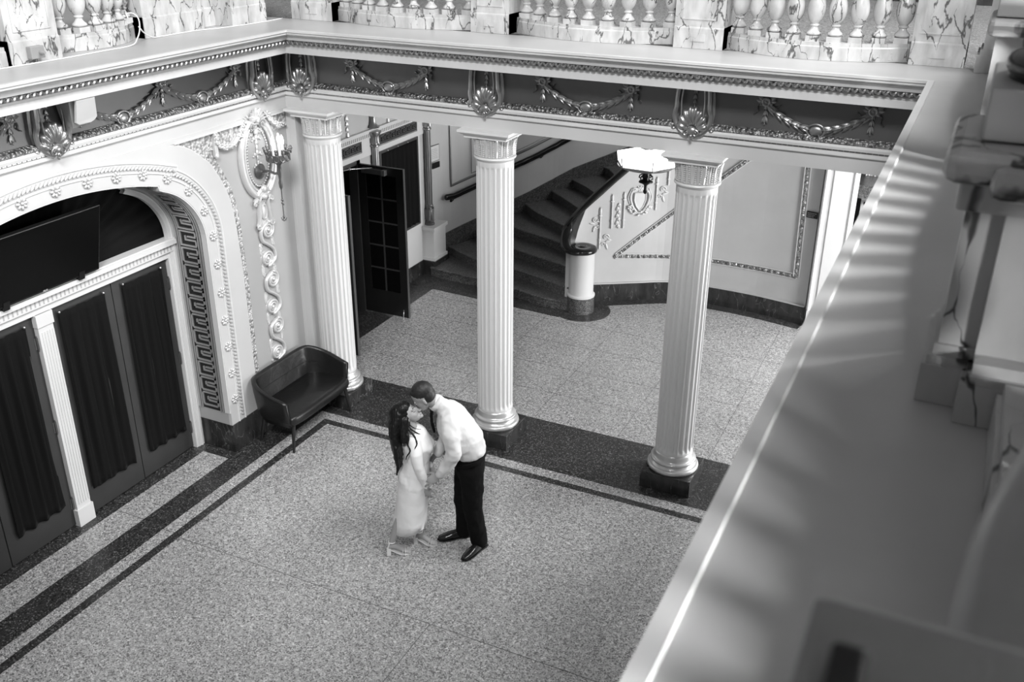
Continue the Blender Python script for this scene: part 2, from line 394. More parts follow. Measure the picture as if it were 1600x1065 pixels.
# dark marble bases of the left wall
bb = MB()
bb.box(-.53,.014,-1.91,-1.60,0,.36); bb.box(-.04,.006,-1.60,0,0,.36); bb.box(-.04,.02,-1.42,0,0,.10)
bb.box(-.53,.014,-5.8,-5.49,0,.36); bb.box(-.04,.006,-11,-5.8,0,.36)
struct(bb.build('baseboard_left', M_MARBD))
# band of relief along spandrel edge + top
sb = MB()
N = len(spc)
for s_ in (1,-1):
    A = [(YC+s_*d, z) for d,z in spc[3:]]; B = []
    for i,(d,z) in enumerate(spc[3:]):
        t = Vector(spc[min(i+4,N-1)])-Vector(spc[i+2]); t.normalize(); B.append((YC+s_*(d-t.y*.1), z+t.x*.1))
    vs = []; 
    for (a,b) in zip(A,B): vs += [(-.025,a[0],a[1]),(-.025,b[0],b[1]),(-.04,b[0],b[1])]
    sb.add(vs, [(3*i,3*i+3,3*i+4,3*i+1) for i in range(len(A)-1)]+[(3*i+1,3*i+4,3*i+5,3*i+2) for i in range(len(A)-1)])
poly = [(YC+1.52,3.785),(YC+1.74,3.69),(YC+1.92,3.60),(YC+3.68,3.60),(YC+3.68,3.785)]
sb.prism(poly, -.04, -.028, 'yz')
struct(sb.build('trim_4', R_PALE))
fb = MB()   # smooth fillets
for s_ in (1,-1): fb.tube([(-.012,YC+s_*d,z) for d,z in spc], .012, 6)
fb.box(-.04,.012,-2.2,-.02,3.782,3.80); fb.box(-.03,-.015,-.22,-.2,.36,3.6)
struct(fb.build('trim_5', P_WHITE, smooth=True))
# rope moulding
rp = MB(); rc = half_edge(.185,.36)
RO = [(YC+d,z) for d,z in rc]; RI = [(YC-d,z) for d,z in rc]
for o_, w_ in ((.13,.010),(.235,.012)):
    for s_ in (1,-1): rp.tube([(.002,YC+s_*d,z) for d,z in half_edge(o_,.36)], w_, 6, mi=1)
for line in (RO, [q for q in RI if q[0] > -5.0]):
    Q = resample([Vector((.008,y,z)) for y,z in line], .046)
    for i, p in enumerate(Q[:-1]):
        t = (Q[i+1]-p).normalized(); ang = atan2(t.z, t.y)+.75
        rp.ell(p, (.020,.036,.017), rot=Matrix.Rotation(ang,3,'X'), seg=6, rings=4)
struct(rp.build('trim_6', [M_SILVW, P_WHITE], smooth=True))

# ---- entablature round the court
XL, YB, XR = -.03, -.33, 7.35
def U(p): return [(XL+p,-12),(XL+p,YB-p),(XR-p,YB-p),(XR-p,-12)]
def courses(name, prof, mat, **k):
    m = MB(); m.sweepU(prof, U); return struct(m.build(name, mat, **k))
courses('trim_7', [(-.02,3.83),(.02,3.83),(.02,3.97),(-.02,3.97)], P_LIGHT)
courses('trim_8', [(-.02,3.97),(.045,3.972),(.05,3.98),(.05,4.012),(.04,4.018),(.04,4.03),(.075,4.036),(.082,4.062),(.06,4.08),(-.02,4.08)], P_WHITE)
courses('trim_9', [(.0,4.08),(.062,4.08),(.075,4.095),(.065,4.12),(.035,4.14),(.0,4.142)], R_STRIP)
courses('trim_10', [(-.02,4.14),(.02,4.14),(.02,4.52),(-.02,4.52)], P_FRIEZE)
courses('trim_11', [(-.02,4.50),(.34,4.50),(.34,4.572),(.348,4.578),(.348,4.60),(-.02,4.60)], P_FASCIA)
courses('trim_12', [(.0,4.60),(.372,4.602),(.40,4.648),(.0,4.65)], R_STRIP)
courses('trim_13', [(.0,4.65),(.405,4.652),(.42,4.69),(.455,4.715),(.47,4.72),(.47,4.74),(.484,4.745),(.484,4.768),(.436,4.768),(.43,4.75),(.43,4.70),(.0,4.70)], P_FASCIA)
courses('trim_31', [(.0,4.69),(.43,4.69),(.43,4.75),(.0,4.75)], P_LEDGE)
rl = MB()   # dark gilt line in the white moulding and leaf relief of the cornice
for k in range(3):
    A = U(.046)[k]; B = U(.046)[k+1]; L = (Vector(B)-Vector(A)).length
    if k == 2: continue
    n = int(L/.05)
    for i in range(n):
        t = (i+.5)/n; x = A[0]+(B[0]-A[0])*t; y = A[1]+(B[1]-A[1])*t
        if y < -5.6: continue
        sx, sy = (.005,.02) if k == 0 else (.02,.005)
        rl.box(x-sx,x+sx,y-sy,y+sy,4.019,4.028)
    A = U(.395)[k]; B = U(.395)[k+1]; L = (Vector(B)-Vector(A)).length; n = int(L/.062)
    for i in range(n):
        t = (i+.5)/n; x = A[0]+(B[0]-A[0])*t; y = A[1]+(B[1]-A[1])*t
        if y < -5.6: continue
        for sg in (-1,1):
            rot = Matrix.Rotation(sg*.75, 3, 'X' if k == 0 else 'Y')
            r_ = (.014,.012,.026) if k == 0 else (.012,.014,.026)
            d = .013*sg; rl.ell((x+(0 if k==0 else d), y+(d if k==0 else 0), 4.626), r_, rot=rot, seg=5, rings=4)
struct(rl.build('trim_14', M_SILV, smooth=True))
bm_ = MB(); bm_.box(-.05,7.6,-.33,.08,3.83,4.6); struct(bm_.build('wall_back', P_LIGHT))
sl = MB()
sl.box(-6,XL,-12,-.33,3.84,4.75); sl.box(XR,12,-12,-.33,4.2,4.75); sl.box(-6,12,-.33,.12,4.6,4.75); 
struct(sl.build('trim_15', P_LEDGE))
gf = MB(); gf.box(-6,12,.12,6.2,3.95,4.70); struct(gf.build('ceiling', [T_LIGHT]))
gw = MB(); gw.box(-6,12,6.2,6.4,5.0,8.2); gw.box(-6.2,-6,-12,6.4,4.7,8.2); struct(gw.build('wall_gallery', P_DARKWALL))
gb = MB(); gb.box(-6,12,6.15,6.2,4.7,5.0); struct(gb.build('baseboard_gallery', M_MARBD))

# ---- hall behind the colonnade
hw = MB()
XH = -.98
for (y0,y1,z0,z1) in ((.0,.85,0,3.95),(.85,2.38,2.44,3.95),(2.38,4.45,0,3.95)): hw.box(XH-.12,XH,y0,y1,z0,z1)
hw.box(XH-.12,-.05,-.02,.06,0,3.83)
struct(hw.build('wall_hall', P_HALL))
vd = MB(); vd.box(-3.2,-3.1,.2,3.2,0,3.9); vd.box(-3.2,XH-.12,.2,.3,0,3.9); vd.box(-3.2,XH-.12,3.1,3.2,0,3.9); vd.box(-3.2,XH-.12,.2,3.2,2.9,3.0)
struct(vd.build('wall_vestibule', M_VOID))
OW = [(-.98,4.45),(-.90,4.85),(-.55,5.55),(-.20,6.0),(.06,6.3),(.36,6.77),(.64,7.09),(1.08,7.58),(1.5,7.95),(2.1,8.3),(3,8.5),(6.8,8.6)]
OWs = [(p.x,p.y) for p in bez([(a,b,0) for a,b in OW], 4)]
def wallstrip(pts, z0, z1, th, side=1):
    m = MB(); n = len(pts); vs = []
    for i,(x,y) in enumerate(pts):
        a = pts[max(i-1,0)]; b = pts[min(i+1,n-1)]; t = Vector((b[0]-a[0],b[1]-a[1])).normalized(); o = (x-t.y*th*side, y+t.x*th*side)
        zz0 = z0(i) if callable(z0) else z0; zz1 = z1(i) if callable(z1) else z1
        vs += [(x,y,zz0),(x,y,zz1),(o[0],o[1],zz1),(o[0],o[1],zz0)]
    fs = []
    for i in range(n-1):
        for k in range(4): k2 = (k+1)%4; fs.append((4*i+k,4*i+k2,4*i+4+k2,4*i+4+k))
    fs += [(0,1,2,3),(4*n-4,4*n-3,4*n-2,4*n-1)]
    m.add(vs, fs); return m
struct(wallstrip(OWs, 0, 3.95, .15).build('wall_stair', P_HALL))
# stair flight
LN = [[(-.80,4.19),(-.38,4.12),(.18,4.08),(.93,3.94),(1.5,3.80),(1.95,3.82)],
 [(-.80,4.85),(-.02,4.46),(.74,4.35),(1.73,4.02),(1.93,3.98)],
 [(-.55,5.45),(.50,4.83),(1.57,4.47),(1.85,4.24)],
 [(-.25,5.95),(.22,5.42),(1.34,5.0),(2.04,4.50)],
 [(.02,6.3),(.42,5.92),(1.2,5.4),(2.2,4.62)],
 [(.34,6.77),(1.25,5.94),(2.36,4.74)],
 [(.62,7.09),(1.37,6.41),(2.52,4.84)],
 [(1.06,7.58),(1.45,7.15),(2.68,4.95)],
 [(1.5,7.95),(2.86,5.07)],[(2.05,8.27),(3.05,5.17)],[(2.7,8.42),(3.26,5.24)],[(3.4,8.5),(3.5,5.28)],[(4.1,8.55),(3.8,5.3)],[(6.6,8.6),(6.6,5.3)]]
def rs_line(L, n=14):
    P = bez([(a,b,0) for a,b in L], 6); d = [0]
    for a,b in zip(P,P[1:]): d.append(d[-1]+(b-a).length)
    out = []
    for k in range(n):
        t = d[-1]*k/(n-1); j = max(i for i in range(len(d)) if d[i] <= t+1e-9); j = min(j,len(P)-2)
        out.append(P[j].lerp(P[j+1], (t-d[j])/max(d[j+1]-d[j],1e-9)))
    return out
stair = thing('staircase', 'dark terrazzo staircase with worn treads curving up behind the white ornamented parapet', 'staircase')
LR = [rs_line(l) for l in LN]; RIS = .17
for i in range(len(LR)-1):
    A, B = LR[i], LR[i+1]; zt = RIS*(i+1); z0 = 0 if i == 0 else RIS*i-.03; m = MB()
    nose = []
    for k,p in enumerate(A):
        a = A[max(k-1,0)]; b = A[min(k+1,len(A)-1)]; t = (b-a).normalized(); nose.append(p+Vector((t.y,-t.x,0))*.022)
    n = len(A); vs = []
    for k in range(n):
        vs += [(A[k].x,A[k].y,z0),(A[k].x,A[k].y,zt-.04),(nose[k].x,nose[k].y,zt-.032),(nose[k].x,nose[k].y,zt-.006),(A[k].x,A[k].y,zt),(B[k].x,B[k].y,zt),(B[k].x,B[k].y,z0)]
    q = 7
    fs = [(q*k+j, q*k+(j+1)%q, q*k+q+(j+1)%q, q*k+q+j) for k in range(n-1) for j in range(q)]+[tuple(range(q)),tuple(q*(n-1)+j for j in range(q))]
    m.add(vs, fs); m.build('step', T_STAIR, stair)
# sloping skirting of the outer stair wall
OWz = []
for i,(x,y) in enumerate(OWs):
    best = 0
    for j,l in enumerate(LN):
        ox, oy = l[0]; 
        if i == 0: pass
    OWz.append(0)
cum = [0]
for a,b in zip(OWs,OWs[1:]): cum.append(cum[-1]+sqrt((b[0]-a[0])**2+(b[1]-a[1])**2))
def param(pt): return min(range(len(OWs)), key=lambda i:(OWs[i][0]-pt[0])**2+(OWs[i][1]-pt[1])**2)
kn = sorted((cum[param(l[0])], RIS*(j+1)) for j,l in enumerate(LN))
def stair_z(c):
    if c <= kn[0][0]: return kn[0][1]*max(.0,1-(kn[0][0]-c)*2)
    for (a,za),(b,zb) in zip(kn,kn[1:]):
        if a <= c <= b and b > a: return za+(zb-za)*(c-a)/(b-a)
    return kn[-1][1]
sk = wallstrip([(x,y) for x,y in OWs], 0, lambda i: min(stair_z(cum[i])+.21, 3.9), .022, -1); sk.build('skirting', T_STAIR, stair)
# wall handrail
def offs(pts, d):
    out = []
    for i,(x,y) in enumerate(pts):
        a = pts[max(i-1,0)]; b = pts[min(i+1,len(pts)-1)]; t = Vector((b[0]-a[0],b[1]-a[1])).normalized(); out.append((x+t.y*d, y-t.x*d))
    return out
oo = offs(OWs, .09)
hr = thing('wall_handrail', 'polished black wooden handrail on the outer stair wall', 'handrail', (0,0,0))
pts = [(x,y,stair_z(cum[i])+.80+.05) for i,(x,y) in enumerate(oo) if cum[i] > .30 and i < len(oo)-6]
pts[0] = (pts[0][0], pts[0][1], pts[0][2]+.05)
rail = MB(); rail.limb(pts, [(.055,.036)]*len(pts), 12, ref=(0,0,1)); rail.build('rail', M_RAIL, hr, smooth=2)
for k in (1, 14, 24, 32):
    if k < len(pts)-1:
        p = Vector(pts[k]); i = min(range(len(OWs)), key=lambda i:(OWs[i][0]-p.x)**2+(OWs[i][1]-p.y)**2)
        q = Vector((OWs[i][0],OWs[i][1],p.z-.10)); b = MB(); b.tube([q, q.lerp(p,.7)-Vector((0,0,.05)), p-Vector((0,0,.03))], .010, 8)
        b.ell(q, (.03,.03,.03)); b.build('bracket', M_IRON, hr, smooth=True)
# inner parapet wall with newel
PW = [(1.94,4.02),(1.90,4.14),(1.99,4.27),(2.16,4.40),(2.42,4.56),(2.75,4.77),(3.2,5.03),(3.8,5.12),(4.5,5.10),(5.0,5.03),(5.42,4.95)]
PWs = [(p.x,p.y) for p in bez([(a,b,0) for a,b in PW], 5)]
ptop = [(2.06,1.02),(1.0,1.02)]
def par_top(x, i=0):
    K = [(1.98,1.54),(2.16,1.78),(2.42,2.07),(2.68,2.31),(3.2,2.85),(3.8,3.45),(4.3,3.95),(9,3.95)]
    if i < 5: return 1.03+.08*i/5
    if i < 10: return 1.11+.43*(i-5)/5
    for (a,za),(b,zb) in zip(K,K[1:]):
        if a <= x <= b: return za+(zb-za)*(x-a)/(b-a)
    return K[0][1]
pwm = wallstrip(PWs, 0, lambda i: par_top(PWs[i][0], i), .14, 1)
struct(pwm.build('wall_parapet', P_HALL, smooth=False))
pbm = wallstrip(offs(PWs[4:],0), 0, .30, .03, -1); struct(pbm.build('baseboard_hall', M_MARBD))
pcap = wallstrip(offs(PWs[4:],0), .30, .32, .038, -1); struct(pcap.build('trim_16', P_HALL))
ap = wallstrip([q for q in PWs[4:]], 0, .004, .22, -1)
ap.lathe([(.46,0),(.46,.005)], 40, Matrix.Translation((2.12,3.95,0)))
ap.prism([(-.9,3.7),(1.9,3.52),(1.9,4.3),(-.9,4.6)], 0, .004, 'xy')
struct(ap.build('trim_17', T_DARK))
# newel drum
nw = thing('stair_newel', 'round white newel drum at the foot of the stair parapet', 'newel', (2.10,3.93,0))
m = MB(); m.lathe([(.215,0),(.215,.27)], 32); m.build('base', T_STAIR, nw, smooth=True)
m = MB(); m.lathe([(.222,.27),(.222,.295),(.20,.315),(.195,.36),(.195,1.0)], 32); m.build('drum', P_LIGHT, nw, smooth=True)
# banister rail
br = thing('banister_handrail', 'thick black handrail coiling onto the white newel drum', 'handrail', (0,0,0))
zt = [Vector(p) for p in [(2.16,3.80,1.035),(2.02,3.76,1.035),(1.88,3.82,1.055),(1.79,3.97,1.12),(1.76,4.10,1.22),(1.78,4.17,1.36),(1.90,4.21,1.53),(2.07,4.32,1.73),(2.25,4.50,1.93),(2.45,4.65,2.14),(2.66,4.82,2.36),(3.1,5.09,2.80),(3.6,5.19,3.3),(4.1,5.21,3.8)]]
zs = bez(zt, 6); m = MB(); m.limb(zs, [(.05,.085)]*len(zs), 14, ref=(0,0,1)); m.build('rail', M_RAIL, br, smooth=2)
m = MB(); m.lathe([(.20,1.0),(.225,1.015),(.23,1.04),(.225,1.065),(.19,1.085),(.12,1.088),(.10,1.082),(.04,1.082),(.035,1.088),(.001,1.09)], 36, Matrix.Translation((2.10,3.93,0))); m.build('scroll_cap', M_RAIL, br, smooth=2)
# ============================================================ DOORWAY ON THE LEFT
XD = -.53
m = MB()   # arched frame of the fanlight and side jambs, flat band following the opening
A = full_edge(-.01, 0); B = full_edge(-.10, 0)
vs = []
for a,b in zip(A,B): vs += [(-.475,a[0],a[1]),(-.475,b[0],b[1]),(XD,b[0],b[1])]
m.add(vs, [(3*i,3*i+3,3*i+4,3*i+1) for i in range(len(A)-1)]+[(3*i+1,3*i+4,3*i+5,3*i+2) for i in range(len(A)-1)])
C1 = full_edge(-.045,0); m.tube([(-.472,y,z) for y,z in C1], .012, 6)
for s_ in (1,-1): m.box(XD-.05,-.485,YC+s_*1.80-.13 if s_>0 else YC-1.80,YC+1.80 if s_>0 else YC-1.67,0,2.46)
struct(m.build('trim_18', P_WHITE))
m = MB()   # transom beam with dentils
m.box(XD-.06,-.49,-5.45,-1.93,2.43,2.50); m.box(XD-.06,-.465,-5.45,-1.93,2.50,2.585); m.box(XD-.06,-.43,-5.45,-1.93,2.585,2.635); m.box(XD-.06,-.45,-5.45,-1.93,2.635,2.65)
struct(m.build('trim_19', P_WHITE))
m = MB(); y = -5.4
while y < -1.98: m.box(-.47,-.4635,y,y+.016,2.515,2.575); y += .05
struct(m.build('trim_20', P_GREY))
# central pilaster between the two pairs
m = MB(); m.box(XD-.05,-.48,-3.805,-3.63,0,2.43); m.box(XD-.05,-.465,-3.82,-3.615,0,.20); m.box(XD-.05,-.468,-3.815,-3.62,2.30,2.43)
for k in range(5): yy = -3.775+k*.031; m.box(-.48,-.474,yy,yy+.018,.26,2.24)
struct(m.build('trim_21', P_WHITE))
def curtain_mesh(y0, y1, z0, z1, x, folds, amp=.018, flare=.02, seed=0, gather=True):
    rnd = random.Random(seed); ph = [rnd.uniform(0,6.28) for _ in range(4)]; mb = MB(); nu, nv = 80, 26; vs = []
    for j in range(nv+1):
        v = j/nv; z = z0+(z1-z0)*v
        for i in range(nu+1):
            u = i/nu; fl_ = flare*(1-v)*(2*u-1)*.4
            a = amp*(.5+.5*sin(v*2.9+.2)) * (1 if v > .06 else .55+.45*v/.06)
            dx = a*(sin(u*folds*2*pi+ph[0]+.7*sin(v*2+ph[1])+.9*sin(u*5+ph[3]))+.35*sin(u*folds*4.6*pi+ph[2]+v*1.5))
            if v > .86: dx *= .75; 
            if .85 < v < .87: dx -= .004
            zz = z+(.012*sin(u*folds*2*pi+ph[3]) if j == 0 else 0)
            vs.append((x+dx+.01, y0+(y1-y0)*u+fl_, zz))
    fs = [(j*(nu+1)+i, j*(nu+1)+i+1, (j+1)*(nu+1)+i+1, (j+1)*(nu+1)+i) for j in range(nv) for i in range(nu)]
    off = len(vs); vs2 = vs+[(a-.006,b,c) for a,b,c in vs]; fs2 = fs+[tuple(off+i for i in reversed(f)) for f in fs]
    bd = [i for i in range(nu+1)]+[j*(nu+1)+nu for j in range(1,nv+1)]+[nv*(nu+1)+i for i in range(nu-1,-1,-1)]+[j*(nu+1) for j in range(nv-1,0,-1)]
    fs2 += [(bd[k], bd[(k+1)%len(bd)], off+bd[(k+1)%len(bd)], off+bd[k]) for k in range(len(bd))]
    mb.add(vs2, fs2); return mb
def door_leaf(n, y0, y1, c0, c1, hinge, lab):
    d = MB(); d.box(XD-.055,XD-.01,y0,y1,.02,2.425); d.box(XD-.012,XD,y0+.004,c0+.01,.02,2.425); d.box(XD-.012,XD,c1-.01,y1-.004,.02,2.425)
    d.box(XD-.012,XD,c0+.01,c1-.01,.02,.36); d.box(XD-.012,XD,c0+.01,c1-.01,2.30,2.425)
    o = struct(d.build('door_%d'%n, M_DOOR)); o['label'] = lab
    c = curtain_mesh(c0,c1,.30,2.345,XD+.014,3.6,amp=.026,seed=n); c.build('curtain', M_VELV, o, smooth=2)
    k = MB()
    for yy in (c0+.01,c1-.02): k.ell((XD+.028,yy,2.355), .013)
    k.build('curtain_knob', M_STEEL, o, smooth=2)
    for zz in (.28,1.2,2.13):
        h = MB(); h.lathe([(.012,-.065),(.014,-.06),(.014,.06),(.012,.065)], 8, Matrix.Translation((XD+.006,hinge,zz))); h.box(XD-.002,XD+.004,hinge-.025,hinge+.025,zz-.06,zz+.06)
        for e in (-.075,.075): h.ell((XD+.006,hinge,zz+e), .009, seg=6, rings=4)
        h.build('hinge', M_BRONZE, o, smooth=True)
door_leaf(1,-2.828,-2.035,-2.705,-2.13,-2.035,'dark door leaf beside the right jamb')
door_leaf(2,-3.625,-2.832,-3.53,-2.94,-3.625,'dark door leaf right of the white middle pilaster')
door_leaf(3,-4.61,-3.81,-4.49,-3.91,-3.812,'dark door leaf left of the white middle pilaster')
door_leaf(4,-5.40,-4.615,-5.30,-4.72,-5.40,'dark door leaf at the far left')
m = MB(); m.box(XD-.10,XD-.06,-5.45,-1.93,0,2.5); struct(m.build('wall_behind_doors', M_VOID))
# pleated black fan in the lunette
m = MB(); nr, na = 8, 150; vs = []; cy, cz = YC, 2.60
Ein = [Vector((0,y,z)) for y,z in half_edge(-.06,2.62)]
Ein = [Vector((0,YC+p.y,p.z)) for p in Ein]; full = [Vector((0,2*YC-p.y,p.z)) for p in reversed(Ein)]+Ein[1:]
fp = resample(full, .035)
for i, p in enumerate(fp):
    for j in range(nr+1):
        t = j/nr; y = cy+(p.y-cy)*t; z = cz+(p.z-cz)*t
        vs.append((XD-.03+.02*(sin(i*1.05)+.4*sin(i*.37+1))*t, y, z))
fs = [(i*(nr+1)+j,(i+1)*(nr+1)+j,(i+1)*(nr+1)+j+1,i*(nr+1)+j+1) for i in range(len(fp)-1) for j in range(nr)]
m.add(vs, fs); fan = m.build('pleated_lunette_curtain', M_VELV, smooth=2)
tag(fan, 'black fabric pleated like a fan in the lunette above the doors', 'curtain')
# television
tv = thing('television', 'large black flat television tilted forward above the dark doors', 'television', M=Matrix.Translation((-.40,YC,2.66)) @ Matrix.Rotation(R(14),4,'Y'))
m = MB(); m.bbox(-.05,.0,-.66,.66,.0,.72,.008); m.build('casing', M_TVB, tv)
m = MB(); m.box(.0,.003,-.645,.645,.025,.705); m.build('screen', M_SCREEN, tv)
m = MB(); m.box(-.055,.008,.40,.47,-.03,.06); m.box(-.055,.008,-.47,-.40,-.03,.06); m.box(-.10,-.05,-.3,.3,.1,.5); m.build('bracket', M_TVB, tv)
m = MB(); m.box(-.16,-.10,-.05,.05,.2,.4); m.build('wall_arm', M_TVB, tv)
def text(s, size, mat, M, parent=None, name='lettering', ext=.001, align='CENTER'):
    c = bpy.data.curves.new(name, 'FONT'); c.body = s; c.size = size; c.extrude = ext; c.align_x = align; c.align_y = 'CENTER'
    t = bpy.data.objects.new(name, c); dg = bpy.context.evaluated_depsgraph_get(); col.objects.link(t); dg.update()
    me = bpy.data.meshes.new_from_object(t.evaluated_get(dg)); me.name = name; bpy.data.objects.remove(t); bpy.data.curves.remove(c)
    me.materials.clear(); me.materials.append(mat); o = bpy.data.objects.new(name, me); col.objects.link(o)
    if parent: o.parent = parent
    o.matrix_local = M; return o
text('LG', .026, M_WHITEP, Matrix.Translation((.004,.008,.0125)) @ frame_left(0,0), tv, 'logo')
m = MB(); m.tube([(.004,-.018+.009*cos(a),.0125+.009*sin(a)) for a in [2*pi*k/16 for k in range(16)]], .0018, 6, closed=True); m.build('logo_ring', M_WHITEP, tv)

# ============================================================ ORNAMENT BUILDERS (local: x right, y up, z out)
def flower(mb, c, r, petals=8, z=0.0, mi=0):
    for k in range(petals):
        a = 2*pi*k/petals; mb.ell((c[0]+r*.62*cos(a), c[1]+r*.62*sin(a), z+r*.16), (r*.40,r*.24,r*.20), rot=Matrix.Rotation(a,3,'Z'), seg=7, rings=5, mi=mi)
    mb.ell((c[0],c[1],z+r*.25), (r*.27,r*.27,r*.25), seg=8, rings=6, mi=mi)
def leaf(mb, a, b, w, z0, z1=None, mi=0, curl=.0, seg=6):
    # tongue-shaped leaf from a to b with a mid rib, heights z0 -> z1
    a = Vector((a[0],a[1])); b = Vector((b[0],b[1])); d = b-a; L = d.length; t = d.normalized(); n = Vector((-t.y,t.x)); z1 = z0 if z1 is None else z1; vs = []
    for k in range(seg+1):
        u = k/seg; ww = w*sin(pi*min(1,(.12+u*.88)))**.7 if u < 1 else .0005; ww = max(ww,.0006); p = a+d*u; z = z0+(z1-z0)*u+curl*u*u
        for s,h in ((-1,0),(-.5,.35*w),(0,.6*w),(.5,.35*w),(1,0)): q = p+n*(ww*s); vs.append((q.x,q.y,z+h*(1-.3*u)))
        vs.append((p.x,p.y,max(z-.004,0)*.0+z-.35*w))
    fs = []
    for k in range(seg):
        for j in range(6): j2 = (j+1)%6; fs.append((k*6+j,k*6+j2,k*6+6+j2,k*6+6+j))
    fs += [tuple(range(6)), tuple(seg*6+j for j in reversed(range(6)))]; mb.add(vs, fs, None, mi)
def spiral(mb, c, r0, r1, turns, a0, rad, z, dirn=1, n=36, mi=0):
    pts = []
    for k in range(n+1):
        t = k/n; r = r0+(r1-r0)*t; a = a0+dirn*turns*2*pi*t; pts.append((c[0]+r*cos(a), c[1]+r*sin(a), z+.004*t))
    mb.tube(pts, [rad*(1-.45*k/n) for k in range(n+1)], 7, mi=mi)
def husk(mb, x, y, s, z=.012):
    # small hanging bell flower
    for sg in (-1,0,1): leaf(mb, (x,y+.5*s), (x+sg*.42*s,y-.5*s), .20*s, z, z+.25*s*(1 if sg == 0 else .5), seg=4)
    mb.ell((x,y-.35*s,z+.1*s), (.14*s,.18*s,.14*s), seg=6, rings=5)
def ribbon(mb, pts, w, z, th=.005):
    P = bez([(a,b,0) for a,b in pts], 5); mb.tube([(p.x,p.y,z+.006*sin(i*.9)) for i,p in enumerate(P)], [(w,th)]*len(P), 6, ref=None)
# ---- cartouche with scallop shell
def cartouche(M, label, grp='scallop shell cartouches on the frieze'):
    t = thing('shell_cartouche', label, 'ornament', group=grp, M=M)
    f = MB()
    for s in (-1,1):
        P = bez([(s*.145,.26,.055),(s*.155,.16,.06),(s*.16,.05,.06),(s*.175,-.03,.05),(s*.155,-.12,.05),(s*.10,-.185,.055),(s*.03,-.215,.06)], 5)
        f.tube(P, [(.030 if i < 12 else .022,.026) for i in range(len(P))], 8, ref=(0,0,1))
        P = bez([(s*.10,.25,.075),(s*.112,.10,.078),(s*.105,-.05,.075),(s*.125,-.10,.07)], 4); f.tube(P, .008, 6)
        leaf(f, (s*.17,.05), (s*.185,-.11), .024, .06, .05)
        leaf(f, (s*.155,-.10), (s*.195,-.19), .022, .05, .03); f.ell((s*.185,-.165,.04), (.026,.026,.022))
        f.tube([(s*.155,.26,.0),(s*.175,.12,.0),(s*.18,.0,.0),(s*.165,-.12,.0),(s*.09,-.2,.0)], .024, 6)
        spiral(f, (s*.045,-.185), .032, .006, 1.3, pi/2, .010, .085, dirn=-s)
    f.ell((0,-.215,.08), (.024,.024,.02)); f.ell((0,-.245,.07),(.016,.02,.014))
    f.build('frame', M_SILV, t, smooth=True)
    g = MB(); NA, NR = 72, 8; vs = []
    for i in range(NA+1):
        u = i/NA; a = R(2+176*u); lob = u*8.0; ph = lob-math.floor(lob); rid = sin(pi*ph)
        for j in range(NR+1):
            v = j/NR; rr = (.045+v*(.150-.02*abs(2*u-1)))*(1+.075*rid*v*v); hgt = .055+.035*sin(pi*min(v*.75,1))+.022*rid*v-.02*v*v
            vs.append((cos(a)*rr*.80, -.165+sin(a)*rr*1.12, hgt))
    nv_ = len(vs); vs += [(x,y,.0) for x,y,z in vs]; W_ = NR+1
    fs = [(i*W_+j,(i+1)*W_+j,(i+1)*W_+j+1,i*W_+j+1) for i in range(NA) for j in range(NR)]+[(i*W_+NR,(i+1)*W_+NR,nv_+(i+1)*W_+NR,nv_+i*W_+NR) for i in range(NA)]
    g.add(vs, fs); g.ell((0,-.165,.07), (.055,.045,.03)); g.build('shell', M_SILV, t, smooth=2)
    h = MB(); husk(h, 0, .20, .05, .02); husk(h, 0,.145,.045,.02); husk(h, 0, .10, .038, .02); h.tube([(0,.09,.02),(0,.03,.03)], .004, 6); h.build('husk_drop', M_SILV, t, smooth=True)
    h = MB(); h.box(-.15,.15,-.19,.27,-.002,.008); h.build('back_panel', P_FRIEZE, t)
    return t
YF = YB-.02-.001; XF = XL+.02+.001; ZC = 4.235
c0 = cartouche(frame_back(2.62,ZC,YF), 'gilt shell cartouche above the middle column')
dup(c0, 'gilt shell cartouche above the right column', frame_back(4.84,ZC,YF))
dup(c0, 'gilt shell cartouche above the corner column', frame_back(.27,ZC,YF))
dup(c0, 'gilt shell cartouche on the left frieze nearest the corner', frame_left(-.80,ZC,XF))
dup(c0, 'gilt shell cartouche beside the white wall speaker', frame_left(-3.64,ZC,XF))
